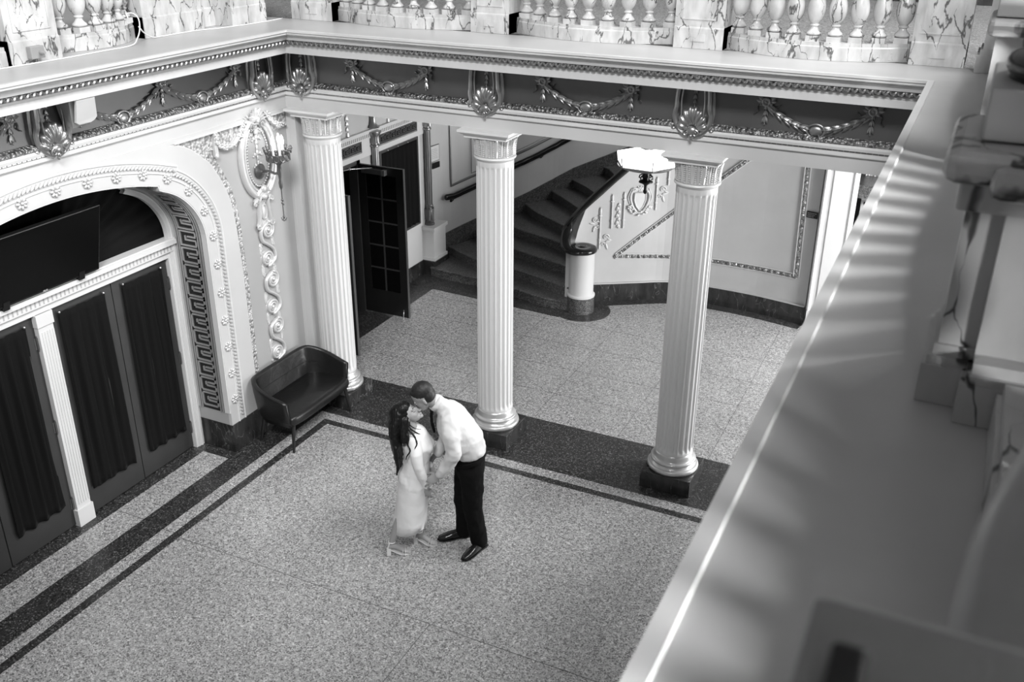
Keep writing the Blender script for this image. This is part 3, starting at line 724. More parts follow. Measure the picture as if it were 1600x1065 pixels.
# ---- swags
def swag(M, label, hw=.47, full=(True,True), med=True, grp='gilt garlands on the frieze'):
    t = thing('garland', label, 'ornament', group=grp, M=M)
    g = MB(); N = 12
    P = [(-hw+2*hw*k/N, .10-.19*(1-((2*k/N)-1)**2), .0) for k in range(N+1)]
    for k in range(N):
        if k == N//2: g.build('leaf_garland', M_SILV, t, smooth=True); g = MB()
        if abs(k+.5-N/2) < 1: continue
        a, b = P[k], P[k+1]; sg = 1 if k < N/2 else -1
        if sg < 0: a, b = b, a
        d = Vector((b[0]-a[0], b[1]-a[1])); n = Vector((-d.y,d.x)).normalized(); bb = (a[0]+d.x*1.35, a[1]+d.y*1.35)
        leaf(g, a, bb, .024, .016, .03, seg=4)
        for s in (-1,1): leaf(g, a, (bb[0]-d.x*.1+s*n.x*.032, bb[1]-d.y*.1+s*n.y*.032), .015, .012, .03, seg=4)
        g.ell((b[0]-d.x*.2,b[1]-d.y*.2,.03), (.014,.014,.012), seg=6, rings=4)
    g.build('leaf_garland', M_SILV, t, smooth=True)
    if med:
        o = MB(); o.ell((0,-.10,.02), (.062,.046,.018), seg=18); o.tube([(.078*cos(a),-.10+.062*sin(a),.022) for a in [2*pi*k/24 for k in range(24)]], .011, 6, closed=True)
        o.ell((0,-.10,0),(.085,.068,.02),seg=18); o.build('medallion', M_SILV, t, smooth=2)
    for s, on in ((-1,full[0]),(1,full[1])):
        if not on: continue
        b = MB(); cx, cy = s*hw, .12
        b.tube([(cx+.032*cos(a),cy+.032*sin(a),.03) for a in [2*pi*k/18 for k in range(18)]], .011, 6, closed=True); b.ell((cx,cy,.02), (.032,.032,.012)); b.ell((cx,cy,.032),(.012,.012,.012))
        for q in (-1,1):
            for (dx,dy) in ((.085,.05),(.095,.012),(.06,-.035)): leaf(b, (cx+q*.02,cy), (cx+q*dx,cy+dy), .021, .012, .03, seg=4)
        ribbon(b, [(cx+s*.03,cy-.02),(cx+s*.075,cy-.045),(cx+s*.07,cy-.09),(cx+s*.105,cy-.12)], .015, .014)
        ribbon(b, [(cx-s*.03,cy-.02),(cx-s*.06,cy-.05),(cx-s*.10,cy-.045),(cx-s*.13,cy-.02)], .011, .014)
        for k,(dy,sz) in enumerate(((-.055,.045),(-.105,.052),(-.165,.066))): husk(b, cx, cy+dy, sz)
        b.ell((cx,cy-.205,.014),(.008,.014,.008)); b.build('bow_knot', M_SILV, t, smooth=True)
    return t
s0 = swag(frame_back(1.42,ZC+.04,YF), 'gilt garland between the corner and middle columns, over the open doors')
dup(s0, 'gilt garland between the middle and right columns', frame_back(3.73,ZC+.04,YF))
dup(s0, 'gilt garland right of the right column', frame_back(5.98,ZC+.04,YF))
s1 = swag(frame_left(-1.72,ZC+.04,XF), 'gilt garland on the left frieze above the candle sconce', .54, (True,True))
s2 = swag(frame_left(-2.80,ZC+.04,XF), 'gilt garland on the left frieze right of the wall speaker', .50, (True,False))
s3 = swag(frame_left(-4.52,ZC+.04,XF), 'gilt garland at the left edge, beyond the shell cartouche', .5, (True,True))
# ---- rosettes of the arch
ros = MB(); flower(ros, (0,0), .062, 8, 0); ros.tube([(.055*cos(a),.055*sin(a),.003) for a in [2*pi*k/20 for k in range(20)]], .004, 5, closed=True)
RP = [(0,3.695),(.36,3.68),(.70,3.645),(1.03,3.59),(1.34,3.475),(1.61,3.28),(1.80,3.01),(1.885,2.70),(1.895,2.37),(1.895,2.03),(1.895,1.69),(1.895,1.36),(1.895,1.02),(1.895,.68)]
first = None; NT = ['crown','second from crown','third from crown','fourth from crown','at the stepped shoulder','first below the shoulder','second below the shoulder','third below the shoulder','fourth below the shoulder','fifth below the shoulder','sixth below the shoulder','seventh below the shoulder','second from the dark base','lowest, just over the dark base']
for s_ in (1,-1):
    for i,(d,z) in enumerate(RP):
        if s_ < 0 and (i == 0 or i > 4): continue
        if first is None: o = first = ros.build('rosette', M_SILVW, smooth=2)
        else: o = first.copy(); col.objects.link(o)
        o.matrix_world = frame_left(YC+s_*d, z, 0.0)
        lab = 'pale rosette at the %s of the arch'%NT[i] if i == 0 else 'pale rosette on the %s side of the arch border, %s'%('right' if s_>0 else 'left', NT[i])
        tag(o, lab, 'rosette', 'rosettes on the arch border')
# ---- oval medallion, bracket and running scroll
md = thing('oval_wall_medallion', 'tall oval silver medallion with leafy crest behind the candle sconce', 'ornament', M=frame_left(-.925,3.36,-.04))
def ovalpts(a, b, z, n=48): return [(a*cos(2*pi*k/n), b*sin(2*pi*k/n)-.0, z) for k in range(n)]
m = MB(); m.tube(ovalpts(.285,.445,.02), .042, 10, closed=True, ref=(0,0,1)); m.tube(ovalpts(.235,.39,.035), .016, 8, closed=True); m.build('rim', M_SILVW, md, smooth=2)
m = MB(); m.ell((0,0,0),(.27,.43,.012),seg=40,rings=6); m.build('panel', P_GREY, md, smooth=True)
m = MB()
for p in resample([Vector(q) for q in ovalpts(.185,.335,.02)], .033): m.ell(p, (.017,.012,.012), rot=Matrix.Rotation(atan2(p.y,p.x)+.9,3,'Z'), seg=6, rings=4)
m.build('rope_ring', M_SILVW, md, smooth=2)
m = MB()
for k in range(7): a = R(20+k*23.3); leaf(m, (0,.43), (.15*cos(a), .43+.13*sin(a)), .034, .06, .06, seg=5)
for s in (-1,1):
    for k in range(3): leaf(m, (s*.05,.40), (s*(.14+.04*k), .36-.03*k+.05), .025, .05, .05); spiral(m, (s*.09,.37), .045,.01,1.2,0,.012,.06,dirn=s)
m.ell((0,.44,.07),(.04,.045,.03)); m.build('crest', M_SILVW, md, smooth=True)
m = MB(); y = .33
m.ell((0,.30,.03),(.045,.045,.02),seg=14)
for k in range(8):
    husk(m, 0, y-.06*k-.03, .06-.002*k, .02)
    if k in (1,4,6): 
        for s in (-1,1): m.ell((s*.045,y-.06*k-.05,.02),(.018,.022,.014)); m.ell((s*.07,y-.06*k-.07,.02),(.012,.015,.01))
m.build('hanging_spray', M_SILVW, md, smooth=True)
m = MB()
for k in range(5): a = R(200+k*35); leaf(m, (0,-.36), (.13*cos(a),-.36+.16*sin(a)), .035, .05, .05)
m.ell((0,-.36,.06),(.05,.05,.03)); m.ell((0,-.45,.06),(.05,.04,.03)); m.build('foot_leaf', M_SILVW, md, smooth=True)
m = MB()
for s in (-1,1):
    P = bez([(s*.135,-.50,.03),(s*.11,-.47,.03),(s*.075,-.52,.03),(s*.085,-.64,.03),(s*.10,-.74,.03),(s*.125,-.79,.03)], 6)
    m.tube(P, [(.030,.024)]*len(P), 8, ref=(0,0,1)); spiral(m, (s*.145,-.515), .032,.005,1.4,pi*(0 if s<0 else 1),.013,.04,dirn=-s); spiral(m, (s*.125,-.79), .04,.006,1.5,pi/2,.015,.04,dirn=s)
m.tube([(.045*cos(a),-.64+.085*sin(a),.03) for a in [2*pi*k/20 for k in range(20)]], .014, 6, closed=True); m.ell((0,-.64,.02),(.045,.085,.02))
m.box(-.10,.10,-.80,-.50,-.002,.02); m.build('bracket', M_SILVW, md, smooth=True)
rn = thing('running_scroll_panel', 'vertical panel of linked silver spirals under the oval medallion', 'ornament', M=frame_left(-.915,.9,-.04))
SPZ = [(.03,1.586),(-.03,1.245),(.03,.966),(-.03,.625),(.03,.354),(-.03,.01)]
for i,(cx,cz) in enumerate(SPZ):
    m = MB(); s = 1 if cx > 0 else -1
    spiral(m, (cx,cz), .098, .012, 2.6, R(90) if s > 0 else R(-90), .021, .022, dirn=-1 if s>0 else 1, n=60); m.ell((cx,cz,.03),(.022,.022,.02)); m.ell((cx,cz,0),(.105,.105,.014),seg=20)
    m.build('spiral', M_SILVW, rn, smooth=2)
for i in range(0,6,2):
    (x0,z0),(x1,z1) = SPZ[i], SPZ[i+1]; m = MB()
    P = bez([(x0-.0,z0+.098,.024),(x0-.125,z0+.03,.024),(x0-.12,z0-.10,.024),(0,(z0+z1)/2,.026),(x1+.125,z1+.08,.024),(x1+.13,z1-.03,.024),(x1,z1-.098,.024)], 6)
    m.tube(P, [(.026,.022)]*len(P), 8, ref=(0,0,1)); m.build('s_band', M_SILVW, rn, smooth=2)
    rnd = random.Random(i)
    for (bx,bz) in ((.115,(z0+z1)/2+.03),(-.11,(z0+z1)/2-.04),(-.105,z1-.13),(.10,z1-.15)):
        if bz < -.08: continue
        m = MB(); m.ell((bx,bz,.0),(.03,.085,.008))
        for k in range(9): flower(m, (bx+rnd.uniform(-.022,.022), bz-.07+.0175*k), .018, 5, .004)
        m.build('blossom_filler', M_SILVW, rn, smooth=2)
m = MB(); m.tube([(-.12,-.06,.01),(-.1,-.12,.01),(0,-.14,.01),(.1,-.12,.01),(.12,-.06,.01)], .014, 6); m.build('end_scroll', M_SILVW, rn, smooth=True)
# heavy swags either side of the medallion
for (M_, pts, lab) in ((frame_left(0,0,-.03), [(-1.60,3.775),(-1.57,3.66),(-1.47,3.60),(-1.33,3.60),(-1.20,3.70),(-1.10,3.83)], 'fruit swag hanging left of the oval medallion'),
                       (frame_left(0,0,-.03), [(-.75,3.84),(-.66,3.74),(-.55,3.66),(-.44,3.66)], 'fruit swag hanging right of the oval medallion')):
    t = thing('fruit_swag', lab, 'ornament', M=M_, group=None); m = MB(); P = bez([(a,b,0) for a,b in pts], 7); rnd = random.Random(3)
    m.tube([(p.x,p.y,.02) for p in P], [.02+.018*sin(pi*i/(len(P)-1)) for i in range(len(P))], 8)
    for i,p in enumerate(P):
        for k in range(4): m.ell((p.x+rnd.uniform(-.03,.03),p.y+rnd.uniform(-.03,.03),.04+rnd.uniform(-.01,.012)), (.017,.013,.013), rot=Matrix.Rotation(rnd.uniform(0,3),3,'Z'), seg=6, rings=4)
    m.build('fruit_rope', M_SILVW, t, smooth=2)
    if 'left' in lab:
        m = MB(); m.box(-1.625,-1.575,3.52,3.79,.0,.035); m.ell((-1.60,3.75,.035),(.03,.03,.02)); spiral(m, (-1.60,3.755), .03,.006,1.3,0,.008,.04); m.ell((-1.60,3.53,.03),(.028,.035,.02)); m.build('ribbon_end', M_SILVW, t, smooth=True)
# ============================================================ CANDLE SCONCE
sx, sy = .27, -.925
scn = thing('candle_sconce', 'wrought candle sconce with three lit candle bulbs on the oval medallion', 'wall lamp', (0,0,0))
m = MB(); m.lathe([(.001,0),(.085,0),(.09,.015),(.065,.035),(.03,.05),(.02,.06)], 24, frame_left(sy,3.20,-.02) ); m.build('wall_plate', M_BRONZE, scn, smooth=True)
m = MB(); m.tube([(.03,sy,3.20),(.12,sy,3.22),(.2,sy,3.20),(sx,sy,3.21)], .015, 8); spiral(m, (0,0), .05,.01,1.4,0,.008,0); 
m.v = m.v; m.build('arm', M_BRONZE, scn, smooth=True)
m = MB(); T = Matrix.Translation((sx,sy,0))
m.lathe([(.006,2.68),(.006,3.02),(.02,3.05),(.024,3.10),(.016,3.14),(.022,3.19),(.028,3.24),(.022,3.30),(.05,3.345),(.10,3.355)], 16, T); m.build('stem', M_BRONZE, scn, smooth=True)
m = MB(); 
for zz in (2.66,2.70,2.86,2.90,3.04): m.ell((sx,sy,zz), (.014,.014,.014))
for k in range(4): a = k*pi/2+.4; m.tube([(sx,sy,2.68),(sx+.02*cos(a),sy+.02*sin(a),2.655),(sx+.032*cos(a),sy+.032*sin(a),2.69)], .005, 5)
m.tube([(sx+.014*cos(a*1.0),sy+.014*sin(a),2.84+a*.006) for a in [k*.5 for k in range(22)]], .005, 5); m.build('pendant_finial', M_BRONZE, scn, smooth=True)
m = MB(); T = Matrix.Translation((sx,sy,0))
m.lathe([(.001,3.35),(.105,3.35),(.128,3.36),(.132,3.40),(.128,3.44),(.12,3.44),(.118,3.37),(.001,3.37)], 32, T, cap=False)
for k in range(12):
    a = 2*pi*k/12; c = (sx+.132*cos(a),sy+.132*sin(a),3.40); m.tube([(sx+.13*cos(a+.2*cos(b)),sy+.13*sin(a+.2*cos(b)),3.40+.035*sin(b)) for b in [2*pi*q/10 for q in range(10)]], .007, 5, closed=True)
    m.ell((sx+.145*cos(a),sy+.145*sin(a),3.47), (.014,.014,.028)); m.ell((sx+.152*cos(a),sy+.152*sin(a),3.50), (.018,.018,.014))
m.build('gallery_ring', M_BRONZE, scn, smooth=True)
for k,(dx,dy) in enumerate(((.0,-.075),(.055,.02),(-.03,.07))):
    m = MB(); m.lathe([(.016,3.37),(.016,3.53),(.012,3.535)], 14, Matrix.Translation((sx+dx,sy+dy,0))); cd = m.build('candle_tube', M_WHITEP, scn, smooth=True)
    m = MB(); m.lathe([(.008,3.535),(.019,3.56),(.021,3.585),(.014,3.62),(.004,3.65)], 14, Matrix.Translation((sx+dx,sy+dy,0))); m.build('bulb', M_FLAME, cd, smooth=2)
# ============================================================ SPEAKER UNDER THE CORNICE
sp = thing('wall_speaker', 'small white wedge speaker tucked under the left cornice', 'speaker', (0,0,0))
m = MB(); vs = [(.02,-3.55,4.49),(.02,-3.20,4.49),(.02,-3.24,4.25),(.02,-3.50,4.25),(.26,-3.60,4.495),(.26,-3.33,4.495),(.14,-3.30,4.23),(.14,-3.50,4.23)]
m.add(vs, [(0,1,2,3),(4,7,6,5),(0,4,5,1),(2,6,7,3),(1,5,6,2),(0,3,7,4)]); o = m.build('housing', M_GREYP, sp)
b2 = MB(); b2.add([(.31,-3.56,4.493),(.31,-3.36,4.493),(.20,-3.27,4.30),(.185,-3.29,4.27),(.18,-3.33,4.255),(.18,-3.46,4.255),(.195,-3.50,4.28)], [(0,1,2,3,4,5,6)])
b2.v += [(x-.025,y,z) for x,y,z in b2.v]; n7 = 7
b2.f += [tuple(range(13,6,-1))]+[(i,(i+1)%7,7+(i+1)%7,7+i) for i in range(7)]; b2.m += [0]*8
b2.build('front_baffle', M_WHITEP, sp)
m = MB(); m.box(.0,.03,-3.27,-3.22,4.20,4.215); m.build('bracket_slot', M_IRON, sp)
# ============================================================ COLUMNS
def wrap_leaf(mb, ang, w, z0, z1, Rf, out0, out1, seg=8, mi=0):
    # leaf rising from z0 to z1 on a round core of radius Rf(z), tip curling out
    vs = []
    for k in range(seg+1):
        u = k/seg; z = z0+(z1-z0)*min(u*1.08, 1.0) - (0 if u < .9 else (u-.9)*.22); ww = w*(.8+.35*sin(pi*min(u*1.1,1)))*(1 if u < .75 else 1-(u-.75)*3.0)
        o = out0+(out1-out0)*max(0,(u-.45)/.55)**2
        for s, h in ((-1,-.006),(-.55,.006),(0,.012),(.55,.006),(1,-.006)):
            r = Rf(z)+o+h*(1-.5*u); a = ang+s*ww/r; vs.append((r*cos(a), r*sin(a), z))
        r = Rf(z)+o-.012; vs.append((r*cos(ang), r*sin(ang), z))
    fs = [(k*6+j, k*6+(j+1)%6, k*6+6+(j+1)%6, k*6+6+j) for k in range(seg) for j in range(6)]+[tuple(range(6)),tuple(seg*6+j for j in reversed(range(6)))]
    mb.add(vs, fs, None, mi)
def column(x, y, label):
    t = thing('fluted_column', label, 'column', (x,y,0), group='fluted columns of the colonnade')
    m = MB(); m.bbox(-.29,.29,-.29,.29,0,.20,.006); m.build('plinth', M_MARBD, t)
    m = MB(); tor = [(.20,.20),(.272,.20)]+[(.262+.028*cos(a),.231+.031*sin(a)) for a in [R(-80+k*20) for k in range(9)]]+[(.252,.262),(.25,.274),(.236,.282),(.236,.296)]+[(.238+.018*cos(a),.318+.02*sin(a)) for a in [R(-80+k*26) for k in range(7)]]+[(.232,.34),(.228,.352),(.222,.362),(.222,.372),(.212,.39),(.209,.42)]
    m.lathe(tor, 56); m.build('base', M_BASE, t, smooth=2)
    m = MB(); NF = 22
    def fl(a, z):
        e = min(1, max(0,(z-.455)/.05), 1)*min(1, max(0,(3.425-z)/.05)); ph = (a*NF/(2*pi))%1.0; g = 0 if ph < .2 else sqrt(max(0,1-((ph-.6)/.4)**2))
        return 1-.085*g*sqrt(e)
    zsn = [.42,.445,.458,.47,.485,.51,.9,1.4,1.9,2.4,2.9,3.36,3.395,3.41,3.422,3.432,3.49]
    m.lathe([(.212 - .004*max(0,(z-.4)/3), z) for z in zsn], NF*10, rf=fl, cap=False); m.build('shaft', M_COLM, t, smooth=True)
    m = MB(); m.lathe([(.207,3.48),(.212,3.49),(.222,3.50)]+[(.220+.014*cos(a),3.516+.014*sin(a)) for a in [R(-70+k*28) for k in range(6)]]+[(.215,3.532),(.20,3.535)], 48); m.build('astragal', M_COLM, t, smooth=2)
    m = MB(); Rf = lambda z: .210+.022*max(0,(z-3.54)/.2)**2
    m.lathe([(Rf(z), z) for z in (3.53,3.60,3.66,3.70,3.745)], 40)
    for k in range(12):
        a = 2*pi*k/12; wrap_leaf(m, a, .024, 3.545, 3.745, Rf, .008, .026); wrap_leaf(m, a+pi/12, .016, 3.54, 3.74, Rf, .004, .018, 6)
        for e_ in (-.14,.14):
            for q in range(9): z = 3.55+q*.021; r = Rf(z)+.010; m.ell((r*cos(a+e_), r*sin(a+e_), z), (.011,.011,.010), seg=5, rings=4)
        for q in range(3): z = 3.68+q*.018; r = Rf(z)+.012; m.ell((r*cos(a+pi/12), r*sin(a+pi/12), z), (.009,.009,.008), seg=5, rings=4)
    for k in range(36): a = 2*pi*k/36; m.ell((.218*cos(a),.218*sin(a),3.545), (.010,.010,.009), seg=5, rings=4)
    m.build('capital', M_SILVW, t, smooth=True)
    m = MB(); m.prism([(-.25,-.25),(.25,-.25),(.25,.25),(-.25,.25)], 3.742, 3.757, 'xy')
    prof = [(.240,3.755),(.248,3.763),(.262,3.777),(.285,3.79),(.292,3.794),(.292,3.80),(.305,3.804),(.305,3.83)]
    vs = []; 
    for p,z in prof: vs += [(-p,-p,z),(p,-p,z),(p,p,z),(-p,p,z)]
    m.add(vs, [(4*i+k,4*i+(k+1)%4,4*i+4+(k+1)%4,4*i+4+k) for i in range(len(prof)-1) for k in range(4)]+[(3,2,1,0),tuple(4*len(prof)-4+k for k in range(4))])
    m.build('abacus', P_WHITE, t); return t
YCOL = -.17
k0 = column(2.62, YCOL, 'white fluted column directly behind the kissing couple, middle of three')
k1 = dup(k0, 'white fluted column nearest the ledge, right of the hanging lantern', loc=(4.88,YCOL,0))
k2 = dup(k0, 'white fluted column in the corner behind the black settee', loc=(.345,YCOL,0))
m = MB(); m.box(-.06,.10,-.35,.02,.20,3.83); m.box(-.06,.13,-.22,.0,.2,3.83); m.box(-.06,-.0,-.352,-.30,.2,3.79); struct(m.build('trim_22', P_LIGHT))
m = MB(); m.box(-.04,.11,-.36,.02,0,.20); m.box(-.09,-.05,-.02,.1,0,.2); struct(m.build('baseboard_back', M_MARBD))

# ============================================================ BALUSTRADES
bal_prof = [(.040,.0),(.062,.006),(.070,.018),(.064,.032),(.048,.045),(.036,.062),(.032,.078),(.044,.086),(.046,.096),(.034,.104),(.046,.118),(.064,.145),(.077,.185),(.082,.225),(.079,.27),(.066,.32),(.050,.365),(.038,.40),(.032,.425),(.044,.433),(.046,.443),(.036,.452),(.05,.462),(.052,.475),(.04,.48)]
b_me = None
def baluster(parent, p, mat):
    global b_me
    m = MB(); m.box(-.062,.062,-.062,.062,0,.05); m.lathe([(r,z+.05) for r,z in bal_prof], 20); m.box(-.058,.058,-.058,.058,.528,.575)
    if b_me is None: o = m.build('baluster', mat, parent, smooth=True); b_me = o.data
    else:
        me = b_me
        if mat != me.materials[0]:
            me = bpy.data.meshes.get('baluster_dark') or b_me.copy(); me.name = 'baluster_dark'; me.materials[0] = mat
        o = bpy.data.objects.new('baluster', me); col.objects.link(o); o.parent = parent
    o.location = p; o.rotation_euler = (0,0,.0); return o
def bay(M, x0, x1, yend, ymid, n, label, mat=M_MARB, depth=.20, skipend=0):
    t = thing('marble_balustrade', label, 'balustrade', M=M, group='marble balustrades round the gallery')
    c, hw = (x0+x1)/2, (x1-x0)/2
    yf = lambda x: ymid+(yend-ymid)*((x-c)/hw)**2
    N = 20; X = [x0+(x1-x0)*i/N for i in range(N+1)]
    def course(name, prof, mt):
        m = MB(); rows = []
        for dy,z in prof: rows += [(x, yf(x)+dy, z) for x in X]
        q = len(prof); m.add(rows, [(j*(N+1)+i, j*(N+1)+i+1, ((j+1)%q)*(N+1)+i+1, ((j+1)%q)*(N+1)+i) for j in range(q) for i in range(N)]+[tuple(j*(N+1) for j in range(q)), tuple(j*(N+1)+N for j in reversed(range(q)))])
        m.build(name, mt, t)
    course('base_rail', [(0,.002),(0,.118),(.006,.125),(.012,.128),(.012,.158),(depth-.01,.158),(depth,.12),(depth,.002)], mat)
    course('coping', [(.01,.731),(-.03,.755),(-.045,.775),(-.045,.82),(-.02,.85),(depth+.02,.85),(depth+.045,.82),(depth+.045,.775),(depth,.731)], mat)
    for i in range(n):
        x = x0+(x1-x0)*(i+.5)/n; baluster(t, (x, yf(x)+.10, .157), mat)
    return t
def pedestal(M, w, d, label, mat=M_MARB, panel=True):
    t = thing('marble_pedestal', label, 'pedestal', M=M, group='marble pedestals round the gallery')
    m = MB(); m.box(0,w,0,d,.002,.755); m.build('die', mat, t)
    m = MB(); m.box(-.0,w,-.012,d,.002,.19); m.prism([(-.012,.19),(-.006,.20),(0,.205),(d,.205),(d,.19)], 0, w, 'yz'); m.build('foot_block', mat, t)
    if panel:
        m = MB(); x0,x1,z0,z1 = .07,w-.07,.27,.68; b = .014
        for (a,b_,c,e) in ((x0,x1,z0,z0+b),(x0,x1,z1-b,z1),(x0,x0+b,z0+b,z1-b),(x1-b,x1,z0+b,z1-b)): m.box(a,b_,-.008,.002,c,e)
        m.build('panel_moulding', mat, t)
        m = MB(); m.box(w*.36,w*.64,-.02,-.011,.07,.14); m.build('foot_tablet', mat, t)
    m = MB(); m.bbox(-.03,w+.03,-.05,d+.03,.755,.85,.015); m.build('cap', mat, t, smooth=False); return t
ZL = 4.75
TB = Matrix.Translation((0,0,ZL))
pedestal(Matrix.Translation((-.17,.12,ZL)), .56, .40, 'marble pedestal at the inner corner above the corner column')
pedestal(Matrix.Translation((2.19,.12,ZL)), .45, .40, 'marble pedestal above the middle column')
pedestal(Matrix.Translation((4.45,.09,ZL)), .49, .40, 'marble pedestal above the right column')
pedestal(Matrix.Translation((6.63,.09,ZL)), .46, .40, 'marble pedestal with black veins at the right end of the back ledge', M_MARB)
bay(TB, .40, 2.18, .23, .0, 9, 'bowed marble balustrade left of the middle pedestal')
bay(TB, 2.65, 4.44, .29, .0, 9, 'bowed marble balustrade between the middle and right pedestals')
bay(TB, 4.95, 6.62, .22, -.07, 9, 'bowed marble balustrade at the right of the back ledge')
def TLm(x): return Matrix(((0,-1,0,x),(1,0,0,0),(0,0,1,ZL),(0,0,0,1)))
def pedL(y0, y1, x, d, lab, panel=True): return pedestal(TLm(x) @ Matrix.Translation((y0,0,0)), y1-y0, d, lab, M_MARB, panel)
pedL(-3.66,-3.13,-.27,.42, 'marble pedestal with a metal box fixed to its foot, at far left')
pedL(-1.90,-1.04,-.48,.40, 'wide marble pedestal beside the looped white cable', False)
pedL(-.98,-.78,-.55,.30, 'narrow grey marble strip between two wide pedestals', False)
pedL(-.78,-.19,-.31,.45, 'marble pedestal left of the dark corner gap', False)
m = MB(); m.box(-.55,-.50,-.19,.12,ZL,ZL+.75); 
bay(TLm(-.0), -3.12, -1.91, .60, .36, 7, 'bowed marble balustrade behind the looped white cable')
bay(TLm(-.0), -5.6, -3.67, .30, .23, 9, 'marble balustrade at the left edge')
# plug box and cable
pb = thing('plug_box', 'grey metal outlet box with plug on the far left pedestal foot', 'electrical box', (0,0,0))
m = MB(); m.bbox(-.262,-.20,-3.50,-3.36,4.79,4.895,.006); m.build('housing', M_GREYP, pb)
m = MB(); m.lathe([(.016,0),(.018,.04),(.011,.06)], 12, Matrix.Translation((-.20,-3.41,4.84)) @ Matrix.Rotation(R(90),4,'Y')); m.build('plug', M_GREYP, pb, smooth=True)
cab = [(-.235,-3.95,4.757),(-.21,-3.5,4.757),(-.20,-3.1,4.757),(-.21,-2.7,4.758),(-.22,-2.35,4.76),(-.30,-2.18,4.80),(-.33,-2.10,4.88),(-.37,-2.06,4.97),(-.39,-2.10,5.02),(-.37,-2.2,5.03),(-.34,-2.22,4.99)]
m = MB(); m.tube(bez(cab,6), .0065, 6)
m.tube(bez([(-.34,-2.10,4.90),(-.36,-2.02,4.83),(-.40,-1.88,4.77),(-.43,-1.72,4.757),(-.43,-1.5,4.757),(-.41,-1.2,4.757),(-.33,-.95,4.757),(-.27,-.6,4.757),(-.25,-.3,4.757),(-.26,.05,4.757)],6), .0065, 6)
tag(m.build('white_cable', M_CABLE, smooth=2), 'white cable looping over the left balustrade and running along the ledge', 'cable')

# ---- right-hand gallery: pier with a column, bowed rail and near pier
pr = thing('marble_pier', 'veined marble pier with stepped foot rising at the right side of the ledge', 'pier', (0,0,0))
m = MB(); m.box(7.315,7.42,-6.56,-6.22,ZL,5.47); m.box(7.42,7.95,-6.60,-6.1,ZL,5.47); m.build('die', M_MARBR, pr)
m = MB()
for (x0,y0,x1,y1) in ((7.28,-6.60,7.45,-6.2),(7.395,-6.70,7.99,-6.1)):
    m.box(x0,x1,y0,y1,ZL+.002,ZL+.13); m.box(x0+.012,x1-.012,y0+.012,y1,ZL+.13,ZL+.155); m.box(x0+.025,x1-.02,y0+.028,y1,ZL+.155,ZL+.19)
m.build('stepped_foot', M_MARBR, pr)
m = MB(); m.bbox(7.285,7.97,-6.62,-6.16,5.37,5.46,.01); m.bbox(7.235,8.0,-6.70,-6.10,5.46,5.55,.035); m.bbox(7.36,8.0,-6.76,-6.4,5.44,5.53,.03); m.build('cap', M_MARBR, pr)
cp = thing('gallery_column', 'column with pale square plinth and dark moulded base standing on the right pier', 'column', (7.60,-6.30,0))
M_PLS = paint('plinth_grey', .34, .5)  # even grey used on both gallery column plinths
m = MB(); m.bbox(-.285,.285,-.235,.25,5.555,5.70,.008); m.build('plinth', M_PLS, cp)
m = MB(); m.lathe([(.20,5.70),(.245,5.70)]+[(.225+.035*cos(a),5.74+.035*sin(a)) for a in [R(-80+k*20) for k in range(9)]]+[(.205,5.79),(.20,5.81)]+[(.20+.02*cos(a),5.84+.02*sin(a)) for a in [R(-80+k*26) for k in range(7)]]+[(.19,5.87),(.18,5.9)], 40); m.build('moulded_base', M_MARBD, cp, smooth=2)
m = MB(); m.lathe([(.175,5.89),(.172,6.2),(.17,7.6)], 40); m.build('shaft', M_MARBR, cp, smooth=2)
m = MB(); m.lathe([(.17,7.6),(.2,7.65),(.23,7.8),(.27,7.85),(.27,7.9)], 32); m.build('capital', M_SILVW, cp, smooth=True)
# second pier beyond and corner one
pr2 = thing('marble_pier', 'dark marble pier further back on the right side of the gallery', 'pier', (0,0,0))
m = MB(); m.box(7.22,7.75,-.05,.35,ZL,5.47); m.build('die', M_MARBR, pr2)
m = MB(); m.box(7.18,7.8,-.11,.38,ZL+.002,ZL+.15); m.box(7.20,7.78,-.09,.36,ZL+.15,ZL+.19); m.build('stepped_foot', M_MARBR, pr2)
m = MB(); m.bbox(7.16,7.84,-.14,.42,5.46,5.56,.03); m.build('cap', M_MARBR, pr2)
cp2 = thing('gallery_column', 'column with dark moulded base further back on the right of the gallery', 'column', (7.5,-3.15,0))
pr3 = thing('marble_pier', 'marble pier behind the pale column plinth on the right', 'pier', (0,0,0))
m = MB(); m.box(7.30,7.9,-3.4,-2.95,ZL,5.47); m.build('die', M_MARBR, pr3)
m = MB(); m.box(7.27,7.95,-3.45,-2.9,ZL+.002,ZL+.19); m.build('stepped_foot', M_MARBR, pr3)
m = MB(); m.bbox(7.25,7.98,-3.48,-2.88,5.46,5.55,.03); m.build('cap', M_MARBR, pr3)
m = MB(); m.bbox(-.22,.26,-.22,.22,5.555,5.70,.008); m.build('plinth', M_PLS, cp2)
m = MB(); m.lathe([(.20,5.70),(.245,5.70)]+[(.225+.035*cos(a),5.74+.035*sin(a)) for a in [R(-80+k*20) for k in range(9)]]+[(.205,5.79),(.18,5.9)], 40); m.build('moulded_base', M_MARBD, cp2, smooth=2)
m = MB(); m.lathe([(.175,5.89),(.17,7.6)], 40); m.build('shaft', M_MARBR, cp2, smooth=2)
def TRm(x): return Matrix(((0,1,0,x),(1,0,0,0),(0,0,1,ZL),(0,0,0,1)))
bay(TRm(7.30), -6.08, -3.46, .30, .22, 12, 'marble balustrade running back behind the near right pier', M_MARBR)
bay(TRm(7.30), -2.86, -.12, .26, .18, 12, 'marble balustrade along the far right of the gallery', M_MARBR)
